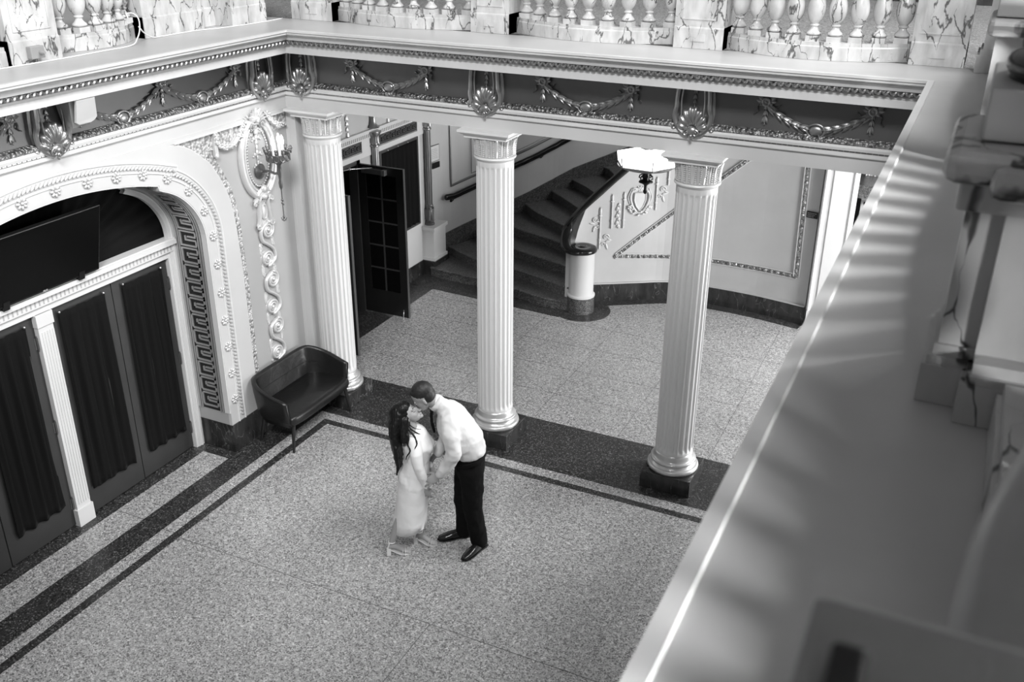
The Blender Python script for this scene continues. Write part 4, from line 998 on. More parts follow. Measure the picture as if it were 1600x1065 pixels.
# near bowed rail
M_MARBN = marble('marble_shade_darkened', .25, .2, .3, 1.2, .004)  # gallery marble darkened further, shade of near rail and pier in the colour
nb = thing('marble_balustrade', 'out-of-focus dark rail sweeping down the right edge of the photo', 'balustrade', (0,0,0), group=None)
KY = [(-8.70,7.370),(-8.6,7.374),(-8.45,7.386),(-8.3,7.415),(-8.1,7.46),(-7.8,7.52),(-7.4,7.57),(-7.0,7.60),(-6.72,7.60)]
Kp = [(p.y,p.x) for p in bez([(a,b,0) for a,b in KY], 4)]
def strip(name, prof, mt):
    m = MB(); n = len(Kp); rows = []
    for dx,z in prof: rows += [(x+dx, y, z) for x,y in Kp]
    q = len(prof); m.add(rows, [(j*n+i, j*n+i+1, ((j+1)%q)*n+i+1, ((j+1)%q)*n+i) for j in range(q) for i in range(n-1)]+[tuple(j*n for j in range(q)), tuple(j*n+n-1 for j in reversed(range(q)))]); m.build(name, mt, nb, smooth=True)
strip('coping', [(.05,5.40),(.01,5.42),(.0,5.45),(.0,5.49),(.02,5.52),(.05,5.535),(.24,5.535),(.28,5.52),(.30,5.49),(.30,5.44),(.26,5.40)], M_MARBN)
m = MB(); m.box(7.495,7.76,-8.75,-6.72,ZL+.002,ZL+.13); m.box(7.51,7.745,-8.75,-6.72,ZL+.13,ZL+.165); m.build('base_rail', M_MARBR, nb)
for i in range(9): yy = -6.95-.205*i; o = baluster(nb, (7.63,yy,ZL+.16), M_MARBR); o.scale = (1,1,.87)
np_ = thing('marble_pier', 'out-of-focus dark pier top at the bottom right corner', 'pier', (0,0,0))
m = MB(); m.bbox(7.237,7.80,-9.22,-8.70,5.46,5.55,.018); m.build('cap', M_MARBN, np_)
m = MB(); m.box(7.29,7.60,-9.18,-8.76,ZL,5.465); m.build('die', M_MARBN, np_)
m = MB(); m.bbox(7.268,7.304,-9.15,-8.80,5.551,5.575,.008); tag(m.build('black_block', M_IRON), 'short black blurred bar lying on the near pier top', 'block')  # low black box resting on the cap
# ============================================================ HALL DETAILS
def key_strip(mb, x0, x1, z0, z1, M, w=.012, h=.012, mi=0):
    # greek key on a flat panel: local x along, y up
    H = z1-z0; P = H*1.05; n = int((x1-x0)/P); P = (x1-x0)/n
    def seg(a, b): mb.box(min(a[0],b[0])-w/2,max(a[0],b[0])+w/2,min(a[1],b[1])-w/2,max(a[1],b[1])+w/2,0,h,M,mi)
    for i in range(n):
        x = x0+P*i; A = z0+H*.16; B = z1-H*.16
        pts = [(x,A),(x,B),(x+P*.78,B),(x+P*.78,z0+H*.36),(x+P*.36,z0+H*.36),(x+P*.36,z0+H*.60),(x+P*.56,z0+H*.60)]
        for a,b in zip(pts,pts[1:]): seg(a,b)
        seg((x,A),(x+P,A))
    mb.box(x0-w,x1,z0-w/2,z0+w/2,0,h,M,mi); mb.box(x0-w,x1,z1-w/2,z1+w/2,0,h,M,mi)
FL = frame_left(0,0,XH)
m = MB()
m.box(XH,XH+.02,.45,4.20,2.44,2.52); m.box(XH,XH+.035,.45,4.20,2.70,2.80); m.box(XH,XH+.05,.45,4.20,2.80,2.83)
for (a,b) in ((.45,.62),(2.54,3.03),(4.16,4.45)): m.box(XH,XH+.018,a,b,2.44,2.80)
m.box(XH,XH+.03,3.0,4.2,.90,.95); m.box(XH,XH+.012,2.46,4.2,.26,.90); m.box(XH,XH+.03,4.14,4.20,.95,2.44)
struct(m.build('trim_23', P_WHITE))
m = MB(); y = .5
while y < 4.15: m.box(XH+.035,XH+.042,y,y+.02,2.725,2.775); y += .05
struct(m.build('trim_24', P_GREY))
m = MB(); m.box(XH,XH+.006,.62,2.54,2.53,2.69,mi=1); m.box(XH,XH+.006,3.03,4.16,2.53,2.69,mi=1)
T = frame_left(0,0,XH+.006); key_strip(m, .64,2.52,2.545,2.675,T); key_strip(m, 3.05,4.14,2.545,2.675,T)
struct(m.build('trim_25', [M_SILV, M_KEYB]))
m = MB(); m.box(XH,XH+.025,.08,.85,0,.26); m.box(XH,XH+.025,2.38,4.2,0,.26); struct(m.build('baseboard_hall', M_MARBD))
m = MB(); m.box(XH-.12,XH+.03,.80,.88,0,2.44); m.box(XH-.12,XH+.03,2.36,2.45,0,2.44); m.box(XH-.12,XH+.03,.80,2.45,2.38,2.44)
m.box(XH-.12,XH-.06,2.10,2.14,0,2.38); struct(m.build('trim_26', M_BRONZE))
# curtained panel beside the doorway
wn = MB(); wn.box(XH,XH+.04,2.98,3.03,.95,2.44); wn.box(XH,XH+.04,4.10,4.14,.95,2.44); wn.box(XH,XH+.04,3.03,4.10,2.40,2.44); wn.box(XH,XH+.04,3.03,4.10,.95,.99); wn.box(XH,XH+.01,3.03,4.10,.99,2.40,mi=1)
wo = struct(wn.build('window_1', [M_BRONZE, M_VOID])); wo['label'] = 'curtained window'
curtain_mesh(3.04,4.09,.99,2.39,XH+.03,8,amp=.012,seed=9).build('curtain', M_VELV, wo, smooth=2)
m = MB(); 
for yy in (3.2,3.5,3.8): m.ell((XH+.05,yy,2.415),.012)
m.build('curtain_knob', M_STEEL, wo, smooth=2)
# gilded half columns
def gilt_col(y, z0, z1, lab, ped):
    t = thing('gilded_wall_column', lab, 'column', (XH+.06,y,0), group=None)
    m = MB(); m.lathe([(.085,z0),(.09,z0+.02),(.07,z0+.04),(.08,z0+.06),(.062,z0+.08),(.062,z0+.10),(.075,z0+.16),(.078,z0+.26),(.064,z0+.32),(.07,z0+.34),(.058,z0+.36)], 20)
    for k in range(6): a = k*pi/3; wrap_leaf(m, a, .03, z0+.09, z0+.32, lambda z:.072, .004, .02, 5)
    m.build('leafy_base', M_BRONZE, t, smooth=True)
    m = MB(); m.lathe([(.058,z0+.36),(.062,(z0+z1)/2),(.056,z1-.06)], 64, rf=lambda a,z: 1-.06*abs(sin(a*8))); m.build('shaft', M_SILV if not ped else M_BRONZE, t, smooth=True)
    m = MB(); m.lathe([(.06,z1-.06),(.075,z1-.05),(.075,z1-.03),(.055,z1-.02),(.055,z1+.05),(.07,z1+.10),(.10,z1+.15),(.10,z1+.18)], 20)
    for k in range(8): a = k*pi/4; wrap_leaf(m, a, .03, z1+.0, z1+.14, lambda z:.06, .004, .035, 5)
    m.build('capital', M_SILV, t, smooth=True)
    if ped:
        m = MB(); m.box(-.11,.16,-.15,.26,.26,.80); m.box(-.11,.19,-.18,.29,.80,.86); m.box(-.11,.17,-.16,.27,.78,.80); m.box(-.11,.18,-.17,.28,.26,.31); m.build('pedestal', P_WHITE, t)
        m = MB(); m.box(-.11,.20,-.20,.31,0,.26); m.build('pedestal_base', M_MARBD, t)
    return t
gilt_col(4.40,.86,2.56,'dark gilded half column on a white pedestal at the foot of the stairs', True)
gilt_col(2.83,.30,2.62,'gilded half column partly hidden by the open glazed door', False)
ca = thing('wall_candelabrum_ornament', 'gilded candelabrum relief above the open doors', 'ornament', (XH+.05,2.83,0))
m = MB(); m.lathe([(.10,2.85),(.05,2.9),(.03,2.98),(.06,3.08),(.07,3.2),(.03,3.3),(.05,3.4),(.09,3.5),(.02,3.6)], 16, rf=lambda a,z:1-.15*abs(sin(a*4))); m.build('stem', M_SILV, ca, smooth=True)
for (yy) in (1.6,2.2,3.3,3.75):
    hs = MB(); husk(hs,0,.10,.09); husk(hs,0,.02,.08); husk(hs,0,-.06,.07); hs.lathe([(.002,-.02),(.03,.0),(.02,.05)],8,Matrix.Translation((0,-.16,.01)) @ Matrix.Rotation(R(-90),4,'X'))
    tag(hs.build('husk_pendant', M_SILVW, smooth=True), 'small gilt husk pendant above the door frieze, %s'%({1.6:'leftmost',2.2:'left of the candelabrum relief',3.3:'right of the candelabrum relief',3.75:'rightmost'}[yy]), 'ornament', 'husk pendants above the door frieze').matrix_world = frame_left(yy,3.0,XH+.002)
# the two open glazed door leaves
def glazed(y, x0, x1, lab, closer=True):
    t = thing('glazed_door_leaf', lab, 'door', (0,y,0)); m = MB(); W_ = x1-x0; z0, z1 = .03, 2.40
    st = .13; m.box(x0,x0+st,-.022,.022,z0,z1); m.box(x1-st,x1,-.022,.022,z0,z1); m.box(x0+st,x1-st,-.022,.022,z0,.42); m.box(x0+st,x1-st,-.022,.022,2.27,z1); m.build('frame', M_DOORB, t)
    m = MB(); m.box(x0+st,x1-st,-.006,.006,.42,2.27); m.build('glass', M_SCREEN, t)
    m = MB(); xm = (x0+x1)/2; m.box(xm-.012,xm+.012,-.018,.018,.42,2.27)
    for k in range(1,5): zz = .42+1.85*k/5; m.box(x0+st,x1-st,-.016,.016,zz-.012,zz+.012)
    m.build('glazing_bars', M_DOOR, t)
    m = MB(); m.box(x1-.004,x1+.004,-.024,.024,z0,z1); m.build('edge_strip', M_BRONZE, t)
    if closer:
        m = MB(); m.box(x0+.10,x0+.50,-.09,-.023,2.29,2.36); m.build('closer', M_BRONZE, t)
        m = MB(); m.box(x0+.455,x0+.51,-.10,-.023,2.285,2.365); m.build('closer_cap', M_STEEL, t)
        m = MB(); m.tube([(x0+.28,-.06,2.375),(x0+.05,-.30,2.385),(x0-.02,-.55,2.385)], .008, 6); m.ell((x0+.05,-.30,2.385),.02); m.build('closer_arm', M_STEEL, t, smooth=2)
        m = MB(); m.tube([(x1-.08,-.03,.16),(x1-.07,-.06,.10),(x1-.07,-.07,.015)], .007, 6); m.ell((x1-.07,-.07,.018),(.015,.015,.012)); m.build('door_stop', M_STEEL, t, smooth=2)
    return t
glazed(2.40, -.945, -.16, 'black glazed door leaf standing open, with a silver closer on top')
glazed(.93, -.945, -.12, 'black door leaf seen edge-on behind the corner column', False)
# posters and plaques
t = thing('framed_notice', 'small framed notice beside the gilded half column', 'notice', M=Matrix(((.10,0,.995,-.945),(.995,0,-.10,4.63),(0,1,0,2.04),(0,0,0,1))))
m = MB(); m.box(-.16,.16,-.14,.14,0,.012); m.build('frame', M_BRONZE, t)
m = MB(); m.box(-.15,.15,-.13,.13,.012,.014); m.build('sheet', M_PAPER, t)
m = MB()
for k in range(6): m.box(-.10+.02*(k%2),.10-.02*((k+1)%2),.07-.03*k,.076-.03*k,.014,.0148)
m.build('print', M_GREYP, t)
t = thing('small_black_plaque', 'small black plaque below the framed notice', 'plaque', M=Matrix(((.10,0,.995,-.935),(.995,0,-.10,4.69),(0,1,0,1.83),(0,0,0,1))))
m = MB(); m.box(-.10,.10,-.05,.05,0,.012); m.build('plate', M_PLAQ, t)
# ---- helper on the parapet wall
def onPW(x, z, out=0.0):
    for (a,b) in zip(PWs[4:],PWs[5:]):
        if a[0] <= x <= b[0]: break
    t = (x-a[0])/max(b[0]-a[0],1e-6); y = a[1]+(b[1]-a[1])*t; d = Vector((b[0]-a[0],b[1]-a[1])).normalized(); n = Vector((d.y,-d.x))
    return Matrix(((d.x,0,n.x,x+n.x*out),(d.y,0,n.y,y+n.y*out),(0,1,0,z),(0,0,0,1)))
# egg-and-dart panel moulding
def pw_path(pts, step):
    P = []
    for (x0,z0),(x1,z1) in zip(pts,pts[1:]):
        n = max(2,int(abs(x1-x0)/.05+abs(z1-z0)/.2))
        for k in range(n): u = k/n; x = x0+(x1-x0)*u; z = z0+(z1-z0)*u; P.append(onPW(x,z,.012).to_translation())
    P.append(onPW(pts[-1][0],pts[-1][1],.012).to_translation()); return P
mo = MB()
for line in ([(2.42,.77),(3.1,.735),(5.22,.755)], [(5.22,.755),(5.18,2.3),(5.15,3.7)], [(2.42,.77),(2.75,1.08),(3.13,1.42),(3.87,2.08),(4.26,2.43),(5.15,3.2)]):
    P = pw_path(line, .05); 
    for dz in (-.04,.042): mo.tube([p+Vector((0,0,dz)) for p in P] if abs(line[0][0]-line[-1][0])>.3 else [p+Vector((dz,0,0)) for p in P], .009, 6, mi=1)
    Q = resample(P, .098)
    for a,b in zip(Q,Q[1:]): d = (b-a).normalized(); ang = atan2(d.z, Vector((d.x,d.y)).length*(1 if d.x >= 0 else -1)); mo.ell(a, (.036,.022,.030), rot=Matrix.Rotation(-ang,3,'Y'), seg=7, rings=5); mo.ell((a+b)/2, (.008,.014,.024), seg=5, rings=4)
struct(mo.build('trim_27', [R_GILT, P_LIGHT], smooth=True))
def rod(x, z0, z1, lab):
    M = onPW(x, z0, .004); m = MB(); L = z1-z0; n = int(L/.028)
    m.tube([(0,0,.012),(0,L,.012)], .010, 6)
    for k in range(n): m.ell((0,.02+L*.9*k/n,.016), (.018,.012,.013), rot=Matrix.Rotation(.6,3,'Z'), seg=6, rings=4)
    leaf(m, (0,L*.88), (0,L+.05), .02, .012); m.ell((0,L*.86,.016),(.03,.012,.014)); m.ell((0,L*.25,.016),(.024,.012,.014))
    tag(m.build('twisted_rod_ornament', P_WHITE, smooth=True), lab, 'ornament', 'twisted rods on the stair parapet').matrix_world = M
rod(2.19,.90,1.55,'twisted rod relief nearest the newel on the white parapet'); rod(2.345,1.24,1.76,'twisted rod relief just left of the husk drop')
rod(2.505,1.24,1.79,'twisted rod relief between the husk drop and the shield'); rod(2.935,1.52,2.02,'twisted rod relief just right of the shield'); rod(3.09,1.92,2.35,'short twisted rod relief furthest up the parapet')
def scroll_orn(x, z, s, lab, fl_=1):
    M = onPW(x, z, .004); m = MB()
    spiral(m, (.0,.06), .05,.01,1.3,0,.008,.010,dirn=s); spiral(m, (s*-.04,-.06), .035,.008,1.2,pi,.007,.010,dirn=-s); leaf(m,(0,-.02),(s*.09,-.0),.016,.008); leaf(m,(0,-.05),(s*.03,-.15),.018,.008); flower(m,(s*.0,.06),.03,6,.006); leaf(m,(.03,.03),(.10,.0),.01,.008)
    tag(m.build('leaf_scroll_ornament', P_WHITE, smooth=True), lab, 'ornament', 'leaf scrolls on the stair parapet').matrix_world = M
scroll_orn(2.12,1.34,-1,'leaf scroll relief left of the first twisted rod'); scroll_orn(2.28,1.04,1,'leaf scroll relief low at the right of the first twisted rod'); scroll_orn(3.02,1.80,1,'leaf scroll relief right of the shield')
m = MB()
for k in range(7): husk(m, .012*(-1)**k, .19-.058*k, .055, .008); m.ell((.02*(-1)**k,.16-.058*k,.014),(.014,.012,.01),seg=6,rings=4)
tag(m.build('husk_drop_ornament', P_WHITE, smooth=True), 'hanging husk drop relief between two twisted rods', 'ornament').matrix_world = onPW(2.43,1.44,.004)
sh = thing('shield_ornament', 'white plaster shield relief with garland behind the hanging lantern', 'ornament', M=onPW(2.715,1.70,.004))
m = MB(); pts = [(-.085,.11),(.085,.11),(.09,.0),(.055,-.10),(0,-.17),(-.055,-.10),(-.09,0)]; m.prism(pts, 0, .022, 'xy'); m.tube([(a*1.02,b*1.02,.024) for a,b in pts], .009, 6, closed=True); m.build('shield', P_WHITE, sh, smooth=True)
m = MB()
for s in (-1,1):
    m.tube(bez([(s*.05,.16,.015),(s*.13,.13,.015),(s*.15,.03,.015),(s*.11,-.10,.015),(s*.05,-.19,.015)],5), .016, 7); spiral(m,(s*.10,.16),.035,.008,1.2,0,.01,.02,dirn=-s); m.tube(bez([(s*.14,.18,.01),(s*.19,.05,.01),(s*.16,-.06,.01)],4), .008,5)
m.build('strapwork', P_WHITE, sh, smooth=True)
m = MB(); rnd = random.Random(5)
for k in range(44): a = R(200+140*rnd.random()); r_ = .19+rnd.uniform(-.03,.03); m.ell((r_*cos(a)*.95, r_*sin(a)-.03, .02+rnd.uniform(0,.012)), (.019,.016,.014), seg=6, rings=4)
m.build('flower_garland', P_WHITE, sh, smooth=2)
m = MB(); flower(m,(0,.17),.045,6,.01)
for k in range(5): leaf(m,(0,.15),(.09*cos(R(30+k*30)),.15+.08*sin(R(30+k*30))),.02,.01)
m.build('crest', P_WHITE, sh, smooth=True)
# pilaster at the right end of the hall and wall beyond
m = MB(); m.box(5.46,5.90,4.86,5.2,0,3.95); m.box(5.58,5.80,4.845,4.87,.3,3.95); m.tube([(5.48,4.86,.3),(5.48,4.86,3.9)], .03, 8); m.tube([(5.87,4.86,.3),(5.87,4.86,3.9)], .02, 8); struct(m.build('trim_28', P_WHITE))
m = MB(); m.box(5.90,10.4,5.9,6.0,0,3.95); struct(m.build('wall_hall_far', P_HALL))
m = MB(); m.box(5.9,7.5,5.88,5.9,2.05,2.30); struct(m.build('trim_29', R_PALE))
m = MB(); m.add([(5.75,5.7,1.55),(7.2,5.7,2.0),(7.2,5.7,2.06),(5.75,5.7,1.61)],[(0,1,2,3)]); 
m = MB(); m.tube([(5.95,5.82,1.78),(7.2,5.82,2.08)], .03, 8); o = tag(m.build('handrail', M_RAIL, smooth=2), 'black handrail glimpsed past the bright pilaster at far right of the hall', 'handrail')
t = thing('black_wall_plaque', 'small black plaque with pale lettering right of the panel moulding', 'plaque', M=onPW(5.335,1.765,.005))
m = MB(); m.box(-.085,.085,-.05,.05,0,.012); m.build('plate', M_PLAQ, t)
m = MB()
for k in range(3):
    x = -.07
    rnd = random.Random(k)
    while x < (.055,.04,.02)[k]: w_ = rnd.uniform(.006,.02); m.box(x,x+w_,.02-.025*k,.026-.025*k,.012,.013); x += w_+.006
m.build('lettering', M_INK, t)
# pilaster strip moulding of the stair wall panel
pl_ = [i for i in range(len(OWs)) if OWs[i][1] > 4.87 and i < 40]
of = offs(OWs,.012); A = [(of[i][0],of[i][1],stair_z(cum[i])+1.02+.12*0) for i in pl_]
m = MB(); m.tube([(A[0][0],A[0][1],3.9)]+[(A[0][0],A[0][1],A[0][2]+.12)]+A, .022, 6); m.tube([(A[2][0]+.02,A[2][1]+.0,3.9),(A[2][0]+.02,A[2][1],A[2][2]+.07)]+[(a,b,c+.06) for a,b,c in A[3:]], .008, 6); struct(m.build('trim_30', M_BRONZE, smooth=True))

# ============================================================ LANTERN
ln = thing('hanging_lantern', 'lit hexagonal white glass lantern hanging left of the right column', 'lamp', (3.66,2.0,0))
ROT = R(-62); HX = [(cos(ROT+k*pi/3), sin(ROT+k*pi/3)) for k in range(6)]
m = MB(); r1, r0 = .405, .39; vs = [(x*r1,y*r1,3.155) for x,y in HX]+[(x*r0,y*r0,3.04) for x,y in HX]+[(x*.07,y*.07,3.235) for x,y in HX]
m.add(vs, [(k,(k+1)%6,6+(k+1)%6,6+k) for k in range(6)]+[(12+k,12+(k+1)%6,(k+1)%6,k) for k in range(6)]+[tuple(6+k for k in range(6)), tuple(12+k for k in reversed(range(6)))])
m.build('glass_shade', M_GLOW, ln)
m = MB()
for k in range(6):
    a, b = HX[k], HX[(k+1)%6]; m.tube([(a[0]*.392,a[1]*.392,3.035),(b[0]*.392,b[1]*.392,3.035)], .010, 5); m.tube([(a[0]*.39,a[1]*.39,3.035),(a[0]*.408,a[1]*.408,3.155)], .007, 5)
m.build('frame', M_BRONZE, ln, smooth=True)
m = MB(); m.lathe([(.37,3.03),(.33,3.0),(.24,2.975),(.10,2.965),(.05,2.96)], 36, rf=lambda a,z: 1+.02*sin(a*18)); m.build('pierced_tray', M_BRONZE, ln, smooth=True)
m = MB(); m.lathe([(.05,2.965),(.045,2.90),(.055,2.87),(.04,2.84),(.085,2.815),(.09,2.80),(.05,2.785),(.02,2.76),(.018,2.70),(.028,2.685),(.022,2.66),(.004,2.645)], 18)
for k in range(6): a = k*pi/3; m.tube([(.05*cos(a),.05*sin(a),2.90),(.085*cos(a),.085*sin(a),2.88),(.09*cos(a),.09*sin(a),2.85),(.07*cos(a),.07*sin(a),2.845)], .009, 5)
m.build('pendant_finial', M_IRON, ln, smooth=True)
m = MB(); m.lathe([(.09,3.225),(.06,3.25),(.03,3.28),(.05,3.31),(.06,3.33),(.02,3.36),(.012,3.40),(.012,3.94),(.06,3.948)], 16)
for k in range(6): a = k*pi/3; m.tube([(.03*cos(a),.03*sin(a),3.29),(.09*cos(a),.09*sin(a),3.36),(.12*cos(a),.12*sin(a),3.35)], .009, 5)
m.build('crown_and_stem', M_STEEL, ln, smooth=True)

# ============================================================ SETTEE
so = thing('black_settee', 'black leather two-seat settee with curved back in front of the corner column', 'sofa', (.36,-1.03,0))
so.scale = (1,1,1.07)
def shell_path(off, z):
    P = bez([(.27,-.59,0),(-.06,-.60,0),(-.25,-.50,0),(-.285,-.30,0),(-.285,0,0),(-.285,.30,0),(-.25,.50,0),(-.06,.60,0),(.27,.59,0)], 6); return P
m = MB(); base = shell_path(0,0); n = len(base); rows = []; vs = []
for i,p in enumerate(base):
    a = base[max(i-1,0)]; b = base[min(i+1,n-1)]; t = (b-a).normalized(); nn = Vector((t.y,-t.x,0));   # outward?
    if (nn.x*p.x+nn.y*p.y) < 0: nn = -nn
    u = abs(2*i/(n-1)-1); e = max(0,(u-.50)/.50); top = .79-.16*e**1.3; front = 0
    ring = [(-.03,.40),(.0,top-.03),(.010,top-.008),(.035,top),(.06,top-.012),(.062,top-.04),(.02,.40),(-.035,.29),(-.09,.29)]
    for o_,z in ring: vs.append((p.x+nn.x*o_+ (front if z > .45 else 0), p.y+nn.y*o_*.9, z))
q = 9; m.add(vs, [(i*q+j,i*q+(j+1)%q,(i+1)*q+(j+1)%q,(i+1)*q+j) for i in range(n-1) for j in range(q)]+[tuple(range(q)),tuple((n-1)*q+j for j in range(q))])
o = m.build('back_and_arms', M_LEATH, so, smooth=2)
m = MB(); P = bez([(-.26,-.50,0),(-.10,-.60,0),(.22,-.60,0),(.33,-.52,0),(.35,0,0),(.33,.52,0),(.22,.60,0),(-.10,.60,0),(-.26,.50,0)],5); poly = [(p.x,p.y) for p in P]
def inset(poly, k): return [(.04+(x-.04)*k, y*k) for x,y in poly]
prs = [(.90,.325),(.985,.345),(1.0,.375),(1.0,.40),(.985,.43),(.93,.448)]; vs = []; n = len(poly)
for k,z in prs: vs += [(x,y,z) for x,y in inset(poly,k)]
m.add(vs, [(i*n+j,i*n+(j+1)%n,(i+1)*n+(j+1)%n,(i+1)*n+j) for i in range(len(prs)-1) for j in range(n)]+[tuple(range(n)),tuple(len(prs)*n-n+j for j in range(n))]); m.build('seat', M_LEATH, so, smooth=2)
m = MB(); m.tube([(p.x*.93-.005,p.y*.95,.60) for p in base[8:-8]], .0025, 5); m.build('back_seam', M_LEG, so)
for (fx,fy,tx,ty) in ((-.25,-.53,-.2,-.47),(.28,-.585,.26,-.52),(.31,.57,.29,.51),(-.25,.53,-.2,.47)):
    m = MB(); m.tube([(tx,ty,.34),(fx,fy,.002)], [.026,.015], 12); m.build('leg', M_LEG, so, smooth=True)
m = MB(); m.tube([(-.18,-.46,.30),(.22,-.50,.30)], .012, 6); m.tube([(-.18,.46,.30),(.22,.48,.30)], .012, 6); m.tube([(-.18,-.46,.30),(-.18,.46,.30)],.012,6); m.build('under_frame', M_STEEL, so)

# ============================================================ PEOPLE (r = to the photo's right, c = towards the camera side, z up)
ANG = atan2(.478,.878)
def Lc(r,c,z): return (r,-c,z)
def remesh(o, vox, it=6, disp=0, dsize=.12):
    md_ = o.modifiers.new('Remesh','REMESH'); md_.mode = 'VOXEL'; md_.voxel_size = vox; md_.use_smooth_shade = True
    s_ = o.modifiers.new('Smooth','SMOOTH'); s_.iterations = it; s_.factor = .5
    if disp:
        tx = bpy.data.textures.new('folds','CLOUDS'); tx.noise_scale = dsize; tx.noise_depth = 1
        d = o.modifiers.new('Displace','DISPLACE'); d.texture = tx; d.strength = disp; d.mid_level = .5; d.texture_coords = 'LOCAL'
def head_mat(c, f, s): 
    f = Vector(f).normalized(); side = Vector((0,1,0)); u = f.cross(side); 
    if u.z < 0: u = -u
    M = Matrix(((f.x,side.x,u.x,c[0]),(f.y,side.y,u.y,c[1]),(f.z,side.z,u.z,c[2]),(0,0,0,1))); return M @ Matrix.Scale(s,4)
def head(mb, M, fem=False):
    mb.ell((-.012,0,.030),(.100,.077,.098),M,20,14); mb.ell((.030,0,-.030),(.062,.060 if not fem else .056,.080),M,16,12)
    mb.ell((.046,0,-.082),(.046,.046 if not fem else .038,.032),M,14,10); mb.ell((.080,0,-.103),(.020,.022,.017),M,10,8)
    T = M @ Matrix.Translation((.098,0,-.030)) @ Matrix.Rotation(-.28,4,'Y'); mb.ell((0,0,0),(.012,.011,.032),T,10,8); mb.ell((.112,0,-.052),(.015,.013,.012),M,10,8)
    for s in (-1,1):
        mb.ell((.104,s*.011,-.055),(.008,.007,.007),M,8,6); mb.ell((-.006,s*.077,-.020),(.015,.008,.027),M,10,8); mb.ell((.078,s*.030,.006),(.012,.024,.010),M,10,6)
        mb.ell((.046,s*.031,-.040),(.032,.023,.031),M,10,8)
    mb.ell((.094,0,-.074),(.013,.022,.0065),M,10,6); mb.ell((.091,0,-.084),(.013,.019,.007),M,10,6)
def face_bits(M, parent, fem):
    m = MB()
    for s in (-1,1): m.ell((.078,s*.030,-.013),(.010,.014,.009),M,10,8)
    m.build('eyelids', M_SKINW if fem else M_SKIN, parent, smooth=2)
    m = MB()
    for s in (-1,1):
        m.ell((.0835,s*.032,-.019),(.005,.013,.0018),M,10,5); m.ell((.088,s*.031,.012),(.004,.016,.0025),M,10,5)
    m.build('brows_and_lashes', M_HAIRW, parent, smooth=2)
def hand(mb, wrist, d, n, side, s=1.0, curl=.5, spread=.16):
    # wrist point, direction of fingers d, back-of-hand normal n, thumb towards +side*cross
    d = Vector(d).normalized(); n = Vector(n); n = (n-d*n.dot(d)).normalized(); w = d.cross(n)*side; W0 = Vector(wrist)
    P = W0+d*.05*s; 
    rot = Matrix((d,w,n)).transposed(); mb.ell(P, (.052*s,.042*s,.017*s), rot=rot, seg=14, rings=10); mb.limb([W0-d*.02*s, W0+d*.03*s],[(.028*s,.02*s),(.033*s,.018*s)],12,ref=tuple(w))
    for k in range(4):
        off = (k-1.5); L = (.075,.085,.08,.062)[k]*s; b = P+d*.040*s+w*(-off*.0215*s); dd = (d-w*off*spread).normalized(); pts = [b]; ang = curl*.5; cur = b
        for j,f in enumerate((.42,.32,.26)):
            v = dd*cos(ang)-n*sin(ang); cur = cur+v*(L*f); pts.append(cur); ang += curl*.75
        mb.limb(pts, [.0092*s,.0086*s,.0080*s,.0068*s], 9, ref=tuple(w))
    b = W0+d*.022*s+w*.032*s; v1 = (d*.65+w*.7-n*.25).normalized(); v2 = (d*.92+w*.2-n*.35).normalized()
    mb.limb([b, b+v1*.034*s, b+v1*.034*s+v2*.030*s, b+v1*.034*s+v2*.055*s], [.014*s,.012*s,.0108*s,.009*s], 9, ref=tuple(n))
ORG = (3.15,-2.40,0)
# ---- the man
mb_ = MB(); MH = head_mat(Lc(-.172,.01,1.752), (-.84,0,-.545), 1.12); head(mb_, MH)
mb_.limb([Lc(.0,0,1.62),Lc(-.06,0,1.69),Lc(-.13,0,1.745)], [(.075,.072),(.066,.066),(.062,.066)], 18)
mb_.limb([Lc(.26,0,1.02),Lc(.21,0,1.20),Lc(.12,0,1.40),Lc(.05,0,1.56),Lc(.01,0,1.62)], [(.11,.09),(.13,.10),(.14,.09),(.13,.06),(.07,.05)], 20)
for s in (1,-1):
    A = [Lc(.05,.15*s,1.53), Lc(.10,.26*s,1.28) if s>0 else Lc(.08,-.26,1.28), Lc(-.02,.258,1.045) if s>0 else Lc(-.07,-.105,1.03)]
    mb_.limb([A[0],A[1],A[2]], [.036,.036,.030], 12)
    mb_.limb([Lc(.27,.07*s,.98), Lc(.25,.09,.56) if s>0 else Lc(.20,-.10,.56), Lc(.36,.055,.12) if s>0 else Lc(.19,-.125,.12)], [.06,.05,.042], 12)
hand(mb_, Lc(-.045,.256,1.01), (-.80,-.02,-.50), (-.25,-.80,.55), 1, 1.15, .5)
hand(mb_, Lc(-.10,-.085,1.01), (-.5,-.25,-.6), (0,.6,.5), -1, 1.12, .8)
man = mb_.build('person', M_SKIN, smooth=2); man.location = ORG; man.rotation_euler = (0,0,ANG); remesh(man, .0048, 4)
tag(man, 'man in white shirt and black trousers bending down to kiss the woman', 'person', None)
m = MB(); m.ell((-.022,0,.050),(.100,.0815,.090),MH,22,14); m.ell((-.045,0,.0),(.070,.079,.075),MH,18,12); m.ell((.040,0,.084),(.040,.055,.030),MH,14,10); remesh(m.build('hair', M_HAIRM, man, smooth=2), .006, 4, .004, .02)
face_bits(MH, man, False)
m = MB()
m.limb([Lc(.262,0,1.185),Lc(.235,0,1.25),Lc(.155,0,1.37),Lc(.095,0,1.49),Lc(.055,0,1.585),Lc(.02,0,1.63)], [(.198,.165),(.215,.182),(.225,.188),(.232,.165),(.195,.115),(.11,.085)], 26)
m.limb([Lc(.07,.14,1.555),Lc(.09,.245,1.43),Lc(.115,.285,1.28),Lc(.06,.275,1.16),Lc(-.005,.26,1.06)], [.090,.088,.078,.064,.052], 18)
